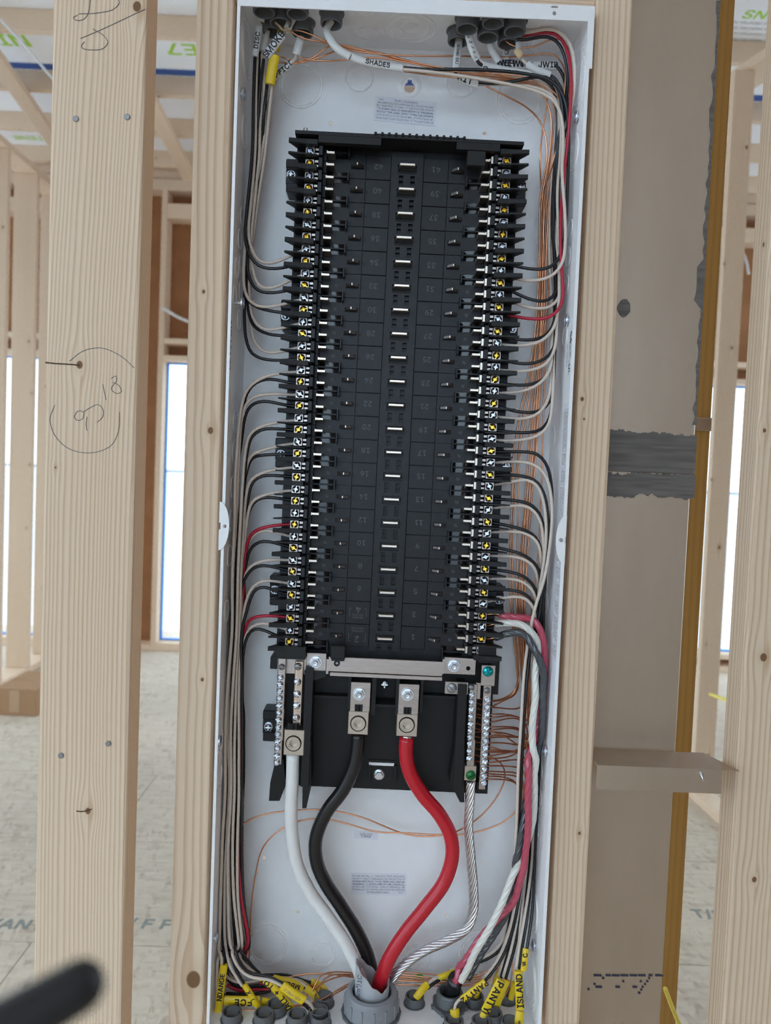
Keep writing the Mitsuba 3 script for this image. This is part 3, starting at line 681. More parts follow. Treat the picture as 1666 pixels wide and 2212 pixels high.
# ------------------------------------------------------------------ the breaker interior (black base with terminals)
AI = 0.0079
CI = np.array([-0.0018, 0.0, 1.400])
RI = np.eye(4); RI[:3, 0] = (math.cos(AI), 0, -math.sin(AI)); RI[:3, 2] = (math.sin(AI), 0, math.cos(AI)); RI[:3, 3] = CI
RInv = np.linalg.inv(RI)
def loc(px, py, Y):
    p = at(px, py, Y); return (RInv @ np.r_[p, 1])[:3]
def lbox(px0, py0, px1, py1, Yf, Yb, b=0.0):
    a, c = loc(px0, (py0 + py1) / 2, Yf), loc(px1, (py0 + py1) / 2, Yf); t, u = loc((px0 + px1) / 2, py0, Yf), loc((px0 + px1) / 2, py1, Yf)
    return box(a[0], c[0], Yf, Yb, u[2], t[2], b)
bi = thing('breaker_interior', 'black plastic breaker base with rows of brass and silver screw terminals', 'breaker panel interior')
def part(name, mesh, mat, parent=bi, M=None, **kw):
    return put(name, mesh, mat, parent, to_world=RI if M is None else RI @ M, **kw)
PITCH, NR = 0.02583, 21
zc = [1.8 - 0.1510 - 1.400 - PITCH * i for i in range(NR)]      # breaker centres, local
YB0, YBK = 0.0545, 0.0925                                       # base floor, back of the base
top, bot = zc[0] + PITCH * .5 + .0035, zc[-1] - PITCH * .5 - .003
part('base', cat(box(-.098, .098, YB0, YBK, bot - .012, top + .006), box(-.121, -.096, .047, YBK, bot, top + .010), box(.096, .121, .047, YBK, bot, top + .010)), 'black_plastic')
# moulded floor cells
cw = [(-.0455, -.0185), (.0175, .0445)]
ckeys = []
for i in range(NR):
    for s, (x0, x1) in zip((-1, 1), cw):
        part('number_cell', box(x0, x1, YB0 - .0022, YB0 + .001, zc[i] - PITCH / 2 + .0003, zc[i] + PITCH / 2 - .0003, .0003), 'black_plastic')
        hx0, hx1 = (x0 - .047, x0 - .0006) if s < 0 else (x1 + .0006, x1 + .047)
        g = rect(hx0, hx1, zc[i] - PITCH / 2 + .0003, zc[i] + PITCH / 2 - .0003)
        pk = [rect(min(s * .098, s * .0635), max(s * .098, s * .0635), z - .0058, z + .0058) for z in (zc[i] + PITCH / 2, zc[i] - PITCH / 2)]
        hk = rect(s * .0548 - .0072, s * .0548 + .0072, zc[i] - .0030, zc[i] + .0022)
        part('hook_cell', plate(g.difference(unary_union(pk + [hk])), YB0 - .0022, YB0 + .001), 'black_plastic', smooth=False)
spine = rect(-.0178, .0168, bot, top)
for i in range(NR):
    for x in (-.0068, .0058):
        spine = spine.difference(unary_union([rect(x - .0024, x + .0024, zc[i] - PITCH / 2 - .0058, zc[i] - PITCH / 2 - .0006), rect(x - .0024, x + .0024, zc[i] - PITCH / 2 + .0002, zc[i] - PITCH / 2 + .0050)]))
    spine = spine.difference(rect(-.0110, .0100, zc[i] - .0060, zc[i] + .0035))
part('bus_cover', plate(spine, .0500, YB0 + .0005), 'black_plastic', smooth=False)
# shared meshes
P = mikit.ply
stab = P(cat(box(-.0084, .0084, .0385, .0405, -.0014, .0014, .0005), trimesh.PointCloud([(x * s, y, z) for x, y in ((.0084, .0405), (.0098, .0535)) for s in (-1, 1) for z in (-.0014, .0014)]).convex_hull), 'tab_steel', smooth=False)
hook = P(trimesh.PointCloud([(x, y, z) for x, y in ((-.0068, .0525), (.0068, .0525), (-.0062, .0495), (.0062, .0495), (-.0006, .0432), (.0006, .0432)) for z in (-.0013, .0013)]).convex_hull, 'steel', smooth=False)
def curve_pocket(s):
    """two curved black saddles, a rib between them and an end wall, along x from the terminals inward"""
    ms = []
    x0, x1 = .0640, .0960
    xs = np.linspace(x0 + .002, x1, 12); ys = YB0 + .004 - .0065 * np.sin(np.linspace(.25, 1, 12) * np.pi) ** 1.0
    for z0, z1 in ((-.0056, -.0009), (.0009, .0056)):
        V = []
        for x, y in zip(xs, ys): V += [(s * x, y, z0), (s * x, y, z1)]
        f = []
        for k in range(11):
            a = 2 * k; f += [(a, a + 1, a + 3), (a, a + 3, a + 2)]
        ms.append(trimesh.Trimesh(V, f, process=False))
    return cat(*ms), cat(box(s * (x0 + .002), s * x1, .0485, YB0 + .004, -.0008, .0008), box(s * (x0 - .0004), s * (x0 + .0010), .0425, YB0 + .004, -.0056, .0056))
saddle = {s: P(curve_pocket(s)[0], 'black_gloss', smooth=True) for s in (-1, 1)}
rib = {s: P(curve_pocket(s)[1], 'black_plastic', smooth=False) for s in (-1, 1)}
XT = 0.1054
def fin_mesh(s, th):
    pts = [(-.0085, .0255), (.0215, .0215), (.0222, .0245), (.0140, .0400), (.0125, .0560), (-.0085, .0560)]
    m = extrude(Polygon([(s * x, y) for x, y in pts]).buffer(0), th); m.apply_translation((0, 0, -th / 2))
    return cat(m, box(s * -.0085, s * .0216, .0212 + .0028, .0255, -th * .62, th * .62)) if th > .003 else m
fins = {(s, k): P(fin_mesh(s, th), 'black_matte', smooth=False) for s in (-1, 1) for k, th in (('thick', .0040), ('thin', .0016))}
def tab_mesh(s): return box(s * -.0178, s * -.0265, .0330, .0520, -.0014, .0014, .0004)
tabs = {s: P(cat(tab_mesh(s), box(s * -.0178, s * -.0188, .0322, .0330, -.0014, .0014)), 'tab_steel', smooth=False) for s in (-1, 1)}
posts = {s: P(cat(box(s * -.0098, s * -.0142, .0285, .0500, -.0052, .0052, .0005), box(s * -.0142, s * -.0172, .0420, .0520, -.0060, .0060)), 'black_plastic', smooth=False) for s in (-1, 1)}
clips = {s: P(box(s * -.0145, s * -.0172, .0315, .0420, -.0040, .0040, .0003), 'tab_steel', smooth=False) for s in (-1, 1)}
fing = {s: P(cat(box(s * -.0056, s * -.0092, .0330, .0345, .0010, .0035), box(s * -.0056, s * -.0092, .0330, .0345, -.0035, -.0015)), 'steel', smooth=False) for s in (-1, 1)}
lugm = P(minus(box(-.0049, .0049, .0335, .0470, -.0046, .0046, .0004), xf(disc(.0040, .01, 18, .0040), frame((0, .0380, 0), [1, 0, 0], [0, -1, 0]))), 'steel', smooth=25)
scr = [P(xf(screw_head(.0037, .0062, 'combo', 18), frame((0, .0378, 0), [math.cos(a), 0, math.sin(a)], [0, -1, 0])), 'zinc', smooth=25) for a in np.radians((20, 55, 80, 115, 150))]
tr = lambda x, y, z: np.array([[1, 0, 0, x], [0, 1, 0, y], [0, 0, 1, z], [0, 0, 0, 1.0]])
TERM = {}
for s in (-1, 1):
    for i in range(NR):
        for kind in (('silver', 'brass') if s < 0 else ('brass', 'silver')):
            zz = zc[i] + (.0063 if (kind == 'silver') == (s < 0) else -.0063)
            M = tr(s * XT, 0, zz)
            t = part('terminal', lugm, None, M=M)
            put('screw', scr[RNG.integers(5)], 'brass' if kind == 'brass' else 'zinc', t, to_world=RI @ M, label='brass screw' if kind == 'brass' else None)
            put('contact_tab', tabs[s], None, t, to_world=RI @ M)
            put('fingers', fing[s], None, t, to_world=RI @ M)
            part('post', posts[s], None, M=M)
            if s > 0: put('clip', clips[s], None, t, to_world=RI @ M)
            TERM[s, i, kind] = (s * XT, zz)
        part('divider', fins[s, 'thin'], None, M=tr(s * XT, 0, zc[i]))
        part('divider', fins[s, 'thick'], None, M=tr(s * XT, 0, zc[i] - PITCH / 2))
        part('hook', hook, None, M=tr(s * .0548, 0, zc[i]))
    part('divider', fins[s, 'thick'], None, M=tr(s * XT, 0, zc[0] + PITCH / 2))
    for i in range(NR + 1):
        z = zc[0] + PITCH / 2 - PITCH * i
        if i < NR or True:
            k = part('pocket', saddle[s], None, M=tr(0, 0, z)); put('rib', rib[s], None, k, to_world=RI @ tr(0, 0, z))
for i in range(NR): part('bus_stab', stab, None, M=tr(-.0005, 0, zc[i]))
# moulded numbers (upside down, as the box hangs) and small marks
def ltext(s, x, z, h, Y, ang=math.pi, bold=False, name='number', mat='cell_ink'):
    part(name, xf(lettering(s, h, .00015, bold), facing((x, Y, z), ang)), mat, smooth=False)
YC = YB0 - .0022
for i in range(NR):
    a, b = 42 - 2 * i, 41 - 2 * i
    if a > 4: ltext(str(a), -.0318, zc[i] + .001, .0058, YC)
    else: ltext(str(a), -.0318, zc[i] + (.0030 if a == 4 else -.0045), .0072, YC)
    ltext(str(b), .0312, zc[i] + .001, .0058, YC)
    for s in (-1, 1):
        part('latch_slot', cat(*[box(s * .0438 - .0009, s * .0438 + .0009, YC - .0003, YC + .0002, zc[i] - .0012 + dz, zc[i] - .0008 + dz) for dz in (-.0014, .0014)], *[box(s * .0438 + d - .0002, s * .0438 + d + .0002, YC - .0003, YC + .0002, zc[i] - .0026, zc[i] + .0004) for d in (-.0009, .0009)]), 'dark_hole', smooth=False)
        if i > 4: ltext('N', s * .0725, zc[i] - .0002, .0036, YC, 0 if s > 0 else math.pi, name='neutral_mark')
for z, s in ((zc[19] - .0040, 'BREAKER POSITION'), (zc[20] + .0065, 'OPTIONAL BACK-FED')):
    for j, w in enumerate(s.split()):
        ltext(w, -.0318, z + (j * .0030 - .0015), .0019, YC, name='mark')
for (zz, sg) in ((zc[19], 1), (zc[20] - .0020, -1)):
    part('mark', cat(*[box(-.0318 + sx * .0096 - .0002, -.0318 + sx * .0096 + .0002, YC - .0001, YC, zz - .004, zz + .0045) for sx in (-1, 1)], *[box(-.0318 + sx * .0082 - .0014, -.0318 + sx * .0082 + .0014, YC - .0001, YC, zz + sg * .0043, zz + sg * .0047) for sx in (-1, 1)]), 'cell_ink', smooth=False)
for (i, s) in ((1, -1), (1, 1), (7, -1), (13, -1), (17, -1), (20, -1), (4, 1), (8, 1), (12, 1), (16, 1), (19, 1)):
    part('pin_mark', xf(lathe([(.0016, 0), (.0017, .0004), (.0021, .0004), (.0022, 0)], 16), facing((s * (.047 if i not in (1,) else .069), YC, zc[i] + (PITCH / 2 if i != 1 else -.004)))), 'black_plastic')
# top frame of the base
zt_ = top + .0015
xl0 = -.1235
part('top_rail', cat(box(-.121, .121, .022, .0575, zt_ + .0015, zt_ + .0050), box(-.096, -.030, .0225, .030, zt_ - .0060, zt_ + .0015), box(.050, .096, .0225, .030, zt_ - .0060, zt_ + .0015),
     *[xf(trimesh.creation.cylinder(.0016, .02, sections=10), frame((x, .030, zt_ + .0052), [1, 0, 0], [0, 1, 0])) for x in np.arange(-.036, .058, .0072)], box(-.036, .058, .0230, .045, zt_ + .004, zt_ + .0062)), 'black_matte')
part('top_clip', lbox(1010, 325, 1050, 358, .0215, .034, .0008), 'black_matte')
# mounting feet with screws
scm = P(xf(cat(disc(.0058, .0012, 20), screw_head(.0040, .0042, 'cross', 16)), facing((0, 0, 0))), 'zinc', smooth=25)
for (x0, y0, x1, y1, sx, sy) in ((618, 343, 650, 415, 629, 378), (607, 648, 640, 712, 617, 683), (595, 946, 632, 1010, 607, 981), (583, 1243, 620, 1308, 594, 1274), (568, 1535, 604, 1602, 580, 1570),
                                (1096, 376, 1136, 446, 1124, 406), (1085, 680, 1119, 742, 1107, 710), (1070, 972, 1104, 1040, 1092, 1008), (1052, 1264, 1088, 1326, 1078, 1296)):
    f = part('mounting_foot', cat(lbox(x0, y0, x1, y0 + 20, .067, .0937, .001), lbox(x0, y1 - 20, x1, y1, .067, .0937, .001), lbox(x0, y0 + 18, x1, y1 - 18, .074, .0937)), 'black_plastic')
    p = loc(sx, sy, .0735); put('screw', scm, None, f, to_world=RI @ tr(*p))
for px, py in ((660, 297), (1100, 328)):
    p = loc(px, py, .05); part('top_screw', xf(disc(.003, .010, 12), frame(p, [1, 0, 0], [0, 0, 1])), 'zinc')

# ------------------------------------------------------------------ the lower part of the base: pan, bars and lugs
part('lower_pan', cat(lbox(600, 1400, 1062, 1705, .0670, .0925), lbox(655, 1440, 672, 1700, .030, .070), lbox(985, 1480, 1004, 1700, .036, .070), lbox(752, 1462, 758, 1530, .040, .07), lbox(803, 1462, 812, 1545, .036, .07),
     lbox(855, 1462, 862, 1545, .036, .07), lbox(908, 1462, 914, 1540, .040, .07), lbox(803, 1522, 862, 1528, .040, .07), lbox(672, 1503, 752, 1508, .054, .07), lbox(914, 1503, 985, 1508, .054, .07), lbox(600, 1480, 607, 1660, .058, .07), lbox(1058, 1430, 1078, 1500, .058, .0925),
     lbox(584, 1420, 600, 1445, .055, .0925), lbox(597, 1397, 660, 1424, .024, .062), lbox(1035, 1397, 1072, 1432, .030, .062)), 'black_matte', smooth=False)
def prism(pts, Yf, Yb):
    return plate(Polygon([tuple(loc(x, y, Yf)[[0, 2]]) for x, y in pts]).buffer(0), Yf, Yb)
part('leg', prism([(596, 1640), (612, 1640), (618, 1695), (604, 1730), (581, 1730), (584, 1690)], .056, .0925), 'black_matte', smooth=False)
part('leg', prism([(655, 1600), (672, 1600), (672, 1690), (662, 1746), (653, 1746)], .034, .0925), 'black_matte', smooth=False)
part('leg', prism([(985, 1600), (1004, 1600), (1003, 1733), (994, 1733), (972, 1690)], .040, .0925), 'black_matte', smooth=False)
part('leg', prism([(1030, 1690), (1052, 1690), (1053, 1713), (1028, 1713)], .050, .0925), 'black_matte', smooth=False)
part('gusset', prism([(657, 1450), (706, 1450), (704, 1462), (662, 1475)], .034, .060), 'black_matte', smooth=False)
f = part('foot_tab', cat(lbox(796, 1642, 856, 1690, .0655, .067), lbox(796, 1655, 801, 1690, .060, .067), lbox(850, 1655, 856, 1690, .060, .067)), 'black_matte')
part('slot_edge', lbox(797, 1648, 852, 1654, .0640, .0655), 'white_paint')
bolt = P(xf(cat(disc(.0072, .0016, 24, .0070), xf(hexagon(.0058, .0052), tr(0, 0, .0010)), xf(lathe([(.0018, .006), (.0030, .0066), (.0034, .0078), (.0030, .0088), (.0018, .0088), (.0018, .006)], 18), tr(0, 0, 0))), facing((0, 0, 0))), 'zinc', smooth=25)
p = loc(819, 1673, .0655); put('screw', P(xf(cat(disc(.0062, .0014, 20), xf(hexagon(.0046, .004), tr(0, 0, .001))), facing((0, 0, 0))), 'zinc', smooth=25), None, f, to_world=RI @ tr(*p))
f = part('screw', P(xf(screw_head(.0046, .003, 'cross'), facing((0, 0, 0))), 'zinc', smooth=25), None, M=tr(*loc(831, 1478, .064)))
# neutral cross strap with its end plates
cs = thing('cross_strap', 'broad silver metal strap across the foot of the breaker rows', 'bus bar')
def lpart(name, mesh, mat, parent, **kw): return put(name, mesh, mat, parent, to_world=RI, **kw)
lpart('strap', cat(lbox(709, 1424, 957, 1456, .0285, .0300, .0005), lbox(705, 1424, 710, 1456, .0285, .040), lbox(956, 1424, 960, 1456, .0285, .040)), 'steel', cs)
lpart('lower_edge', lbox(712, 1457, 956, 1466, .0340, .0365, .0005), 'steel', cs)
lpart('end_plate', lbox(662, 1411, 705, 1449, .0360, .0385, .0004), 'steel', cs)
lpart('end_plate', minus(lbox(959, 1421, 1028, 1457, .0370, .0395, .0004), xf(disc(.0024, .02, 14, .0024), frame(loc(1010, 1440, .045), [1, 0, 0], [0, -1, 0]))), 'steel', cs, smooth=False)
for px, py, Y in ((682, 1430, .036), (980, 1438, .037)):
    put('bolt', bolt, None, cs, to_world=RI @ tr(*loc(px, py, Y)))
lpart('connecting_tab', cat(lbox(600, 1418, 664, 1455, .0440, .0460), lbox(640, 1415, 662, 1450, .041, .044)), 'steel', cs)
lc = thing('latch', 'dark plastic latch clipped over the left end of the silver cross strap', 'latch')
lpart('clip', cat(lbox(714, 1395, 746, 1424, .0180, .0282, .001), lbox(716, 1418, 744, 1428, .0195, .0284)), 'black_matte', lc)
lpart('pin', xf(lathe([(.0016, 0), (.0016, .003), (.0032, .003), (.0032, 0)], 20), facing(loc(728, 1432, .0285))), 'black_matte', lc)
# left neutral bar with a row of set screws
def bar(name, label, rect_px, Yf, Yb, mat, screws, r, kind, dark=()):
    k = thing(name, label, 'terminal bar')
    lpart('bar', cat(*[lbox(*q, Yf + .0024, Yb, .0006) for q in rect_px]), mat, k)
    for n, (x, y) in enumerate(screws):
        m = xf(screw_head(r, .0046, kind, 18), facing((0, 0, 0), n * 1.3))
        put('screw', m, 'nail_steel' if n in dark else 'zinc', k, to_world=RI @ tr(*loc(x, y, Yf + .0030)), smooth=25)
    return k
ys = [1462, 1477, 1492, 1507, 1522, 1538, 1554, 1570, 1585, 1600, 1615, 1631, 1646]
bar('neutral_bar', 'narrow silver bar with a long row of small screws, left of the panel lugs', [(599, 1420, 616, 1532), (596, 1530, 613, 1600), (593, 1598, 609, 1652)], .0350, .0440, 'steel',
    [(609, 1440)] + [(606 - (y - 1462) * .042, y) for y in ys], .0036, 'combo', (0,))
bar('neutral_bar', 'brushed bronze-toned bar with five large slotted screws above the white cable lug', [(635, 1428, 653, 1568)], .0335, .0405, 'brushed_bar',
    [(644, 1439), (643, 1472), (642, 1498), (641, 1523), (640, 1549)], .0042, 'slot', (0,))
def hex_screw(r, h):
    m = minus(disc(r, h, 28, r * .90), xf(disc(r * .72, h, 28, r * .72), tr(0, 0, h * .86)))
    return minus(m, xf(disc(r * .56, h, 6, r * .56), tr(0, 0, h * .08)))
def lug(name, label, x0, y0, x1, y1, sx, sy, Yf, plate_px=None, nut=None, ridge=None):
    k = thing(name, label, 'cable lug')
    q = loc(sx, sy, Yf)
    body = minus(lbox(x0, y0, x1, y1, Yf, Yf + .0195, .0006), xf(disc(.0090, .01, 28, .0090), frame((q[0], Yf + .005, q[2]), [1, 0, 0], [0, -1, 0])))
    lpart('block', body, 'lug_metal', k, smooth=25)
    put('hex_screw', xf(hex_screw(.0085, .0060), facing((0, 0, 0), .3)), 'lug_metal', k, to_world=RI @ tr(q[0], Yf + .0046, q[2]), smooth=25)
    if plate_px:
        lpart('mounting_plate', lbox(*plate_px, Yf + .0035, Yf + .0065, .0004), 'steel', k)
        put('bolt', bolt, None, k, to_world=RI @ tr(*loc(*nut, Yf + .0035)))
    if ridge:
        c = loc(*ridge, Yf + .008)
        lpart('strand_end', tube(np.array([c + (0, 0, -.004), c + (0, 0, .0062)]), .0066, 22, lobes=11, depth=.10), 'black_matte', k)
    return k
lug('cable_lug', 'square metal lug holding the white service cable', 613, 1577, 657, 1632, 634, 1606, .0290, None, None, (635, 1572))
lug('cable_lug', 'square metal lug holding the black service cable', 752, 1537, 796, 1587, 774, 1563, .0300, (757, 1474, 800, 1540), (776, 1499), (775, 1531))
lug('cable_lug', 'square metal lug holding the red service cable', 857, 1543, 902, 1591, 879, 1566, .0300, (861, 1478, 905, 1546), (880, 1500), (880, 1537))
for px in (778, 884):
    pass
# right ground bars
ya = [1500, 1515, 1531, 1546, 1562, 1577, 1591, 1605, 1621, 1636]
gb = bar('ground_bar', 'inner silver ground bar with small screws and a large green screw at its foot', [(1012, 1478, 1029, 1600), (1009, 1598, 1026, 1660)], .0360, .0440, 'steel',
         [(1019, 1484)] + [(1019 - (y - 1500) * .045, y) for y in ya], .0034, 'combo', (0,))
lpart('lug_block', lbox(1004, 1655, 1029, 1687, .0320, .0445, .0006), 'lug_metal', gb)
put('green_screw', xf(screw_head(.0054, .004, 'slot', 20), facing((0, 0, 0), .5)), 'green_screw', gb, to_world=RI @ tr(*loc(1017, 1674, .0325)), smooth=25)
lpart('top_plate', cat(lbox(961, 1473, 1012, 1500, .0420, .0435, .0004), lbox(1028, 1475, 1038, 1510, .040, .043)), 'steel', gb)
put('plate_screw', xf(screw_head(.0056, .003, 'slot', 20), facing((0, 0, 0), -.6)), 'nail_steel', gb, to_world=RI @ tr(*loc(976, 1486, .0420)), smooth=25)
ybs = [1511, 1526, 1541, 1556, 1571, 1584, 1599, 1614, 1629, 1644, 1660, 1675, 1690]
gb2 = bar('ground_bar', 'outer silver ground bar with a teal screw at its top plate', [(1043, 1478, 1060, 1580), (1039, 1578, 1055, 1660), (1036, 1658, 1050, 1706)], .0330, .0420, 'steel',
          [(1052, 1491)] + [(1053 - (y - 1511) * .046, y) for y in ybs], .0036, 'combo', (0,))
lpart('top_plate', lbox(1040, 1437, 1070, 1482, .0330, .0350, .0004), 'steel', gb2)
put('teal_screw', xf(screw_head(.0058, .0036, 'cross', 22), facing((0, 0, 0), .4)), 'teal_screw', gb2, to_world=RI @ tr(*loc(1054, 1450, .0335)), smooth=25)

# ------------------------------------------------------------------ cable connectors in the top and bottom walls
def clamp(px, py, z, up, label, r=.0116, L=.0150, group='grey cable clamps'):
    q = at_z(px, py, z); wall = ZTI if up else ZB + TH
    k = thing('cable_clamp', label, 'cable connector', group)
    y = min(max(q[1], r + .0015), D - r - .001)
    M = frame((q[0], y, wall), [1, 0, 0], [0, 0, -1 if up else 1])
    h = abs(wall - z)
    put('ring', xf(lathe([(r * .82, .001), (r, .001), (r, h - .0012), (r * .97, h), (r * .84, h), (r * .82, h - .001), (r * .82, .001)], 30), M), 'grey_plastic', k, smooth=35)
    tongue = np.array([[x, yy, zz] for x in (-r * .62, r * .62) for yy, zz in ((r * .80, h * .95), (r * .80, h * .75), (r * .05, h * .30), (r * .05, h * .45))])
    put('tongue', xf(trimesh.PointCloud(tongue).convex_hull, M), 'grey_plastic', k, smooth=False)
    put('base_flange', xf(lathe([(r * .82, .0002), (r * 1.16, .0002), (r * 1.16, .0012), (r * .82, .0012), (r * .82, .0002)], 30), M), 'grey_plastic', k, smooth=35)
    return q[0], y
zt1 = ZTI - .0125
for px, py, l in ((569, 22, 'grey clamp in the top wall, nearest the left corner, white cable through it'), (641, 22, 'grey clamp in the top wall holding the cable marked SMOKE'), (606, 52, 'grey clamp in the top wall behind the SMOKE cable'),
                  (590, 72, 'grey clamp in the top wall deep in the left corner'), (654, 74, 'grey clamp in the top wall holding the cable with letters FICE'), (716, 54, 'grey clamp in the top wall holding the SHADES cable'),
                  (1009, 64, 'grey clamp in the top wall, white printed cable bending out of it'), (990, 92, 'grey clamp in the top wall behind, straight cable down to KIT'), (1065, 52, 'grey clamp in the top wall with the yellow cable'),
                  (1054, 82, 'grey clamp in the top wall just below the yellow cable clamp'), (1112, 70, 'grey clamp in the top wall, rightmost of the top group'), (1098, 96, 'grey clamp in the top wall deep behind the yellow cable')):
    clamp(px, py, zt1, True, l)
zb1 = ZB + TH + .0100
for px, py, l in ((493, 2214, 'grey clamp in the bottom wall at the left corner, cut by the frame'), (565, 2212, 'grey clamp in the bottom wall under the short yellow sleeve, second from left'), (597, 2168, 'empty-looking grey clamp in the bottom wall, third from left'),
                  (641, 2198, 'grey clamp in the bottom wall under the HALL sleeve'), (700, 2150, 'grey clamp in the bottom wall behind, left of the big grey bushing'), (688, 2180, 'split grey clamp in the bottom wall left of the big grey bushing'), (690, 2216, 'grey clamp in the bottom wall left of the big bushing, cut by the frame'),
                  (896, 2150, 'split grey clamp in the bottom wall right of the big bushing'), (1025, 2150, 'grey clamp in the bottom wall behind the PANTY2 sleeve'), (1065, 2186, 'grey clamp in the bottom wall between the PANTY and ISLAND sleeves'),
                  (1096, 2142, 'grey clamp in the bottom wall deep behind the ISLAND sleeve'), (983, 2216, 'grey clamp in the bottom wall under the short yellow sleeve, cut by the frame'), (1042, 2212, 'grey clamp in the bottom wall under the PANTY sleeve'), (1105, 2212, 'grey clamp in the bottom wall under the ISLAND sleeve')):
    clamp(px, py, zb1, False, l, r=.0108)

def W(pts, r, mat, name, label, catg, group=None, sides=8, step=.007, **kw):
    """a wire through photo pixels, each with its own depth: (px, py, Y)"""
    P = [at(*p) for p in pts]
    P = [np.array([min(max(p[0], -W2 + TH + r + .001), W2 - TH - r - .001) if 0 < p[1] < D and -.2 < p[0] < .2 else p[0], min(p[1], D - r - .001), p[2]]) for p in P]
    if r > .0045: return single(name, tube(spline(P, step=step), r, sides, **kw), mat, label, catg, group, smooth=True)
    k = tag(num(name), label, catg, group)
    PEND.append((spline(P, step=step), r, lambda Q, k=k: put_at(k, tube(Q, r, sides, **kw), mat)))
    return k
PEND = []
def put_at(k, mesh, mat): scene[k] = mikit.ply(mesh, mat, smooth=True)
def settle():
    """wires that would run through each other are eased apart, mostly in depth, with their ends held"""
    from scipy.spatial import cKDTree
    Q = np.vstack([p for p, _, _ in PEND]); ids = np.concatenate([[i] * len(p) for i, (p, _, _) in enumerate(PEND)])
    rad = np.concatenate([[r] * len(p) for p, r, _ in PEND]); start = np.r_[0, np.cumsum([len(p) for p, _, _ in PEND])]
    free = np.ones(len(Q))
    for i in range(len(PEND)):
        n = start[i + 1] - start[i]; w = np.minimum(np.arange(n), np.arange(n)[::-1]); free[start[i]:start[i + 1]] = np.clip((w - 3) / 5, 0, 1)
    Q0 = Q.copy(); wy = np.array([.45, 1.0, .10])
    for it in range(50):
        pr = cKDTree(Q).query_pairs(.0062, output_type='ndarray')
        pr = pr[ids[pr[:, 0]] != ids[pr[:, 1]]]
        d = Q[pr[:, 1]] - Q[pr[:, 0]]; L = np.linalg.norm(d, axis=1); need = rad[pr].sum(1) * 1.10
        on = L < need; pr, d, L, need = pr[on], d[on], L[on], need[on]
        sy = np.where(np.abs(d[:, 1]) < 1e-4, np.where(ids[pr[:, 0]] < ids[pr[:, 1]], 1e-4, -1e-4), d[:, 1])
        d[:, 1] = sy; u = d * wy; u /= np.linalg.norm(u, axis=1, keepdims=True) + 1e-9
        s = ((need - L) * .5)[:, None] * u
        mv = np.zeros_like(Q); ct = np.zeros(len(Q)); np.add.at(mv, pr[:, 1], s); np.add.at(mv, pr[:, 0], -s); np.add.at(ct, pr.ravel(), 1)
        mv /= np.maximum(ct, 1)[:, None] ** .5
        for i in range(len(PEND)):                       # a moved point draws its neighbours along
            a, b = start[i], start[i + 1]
            if b - a > 6: m = mv[a:b]; m[2:-2] = (m[:-4] + 2 * m[1:-3] + 3 * m[2:-2] + 2 * m[3:-1] + m[4:]) / 7
        Q += mv * free[:, None]
        inside = np.abs(Q[:, 0]) < .179
        Q[:, 0] = np.where(inside, np.clip(Q[:, 0], -W2 + TH + rad + .0011, W2 - TH - rad - .0011), Q[:, 0])
        Q[:, 1] = np.where(free > 0, np.clip(Q[:, 1], .004, D - rad - .0012), Q[:, 1])
    for i, (p, r, fn) in enumerate(PEND):
        q = Q[start[i]:start[i + 1]]
        if len(q) > 8:
            for _ in range(2): q = q.copy(); q[2:-2] = (q[1:-3] + 2 * q[2:-2] + q[3:-1]) / 4
        fn(q)

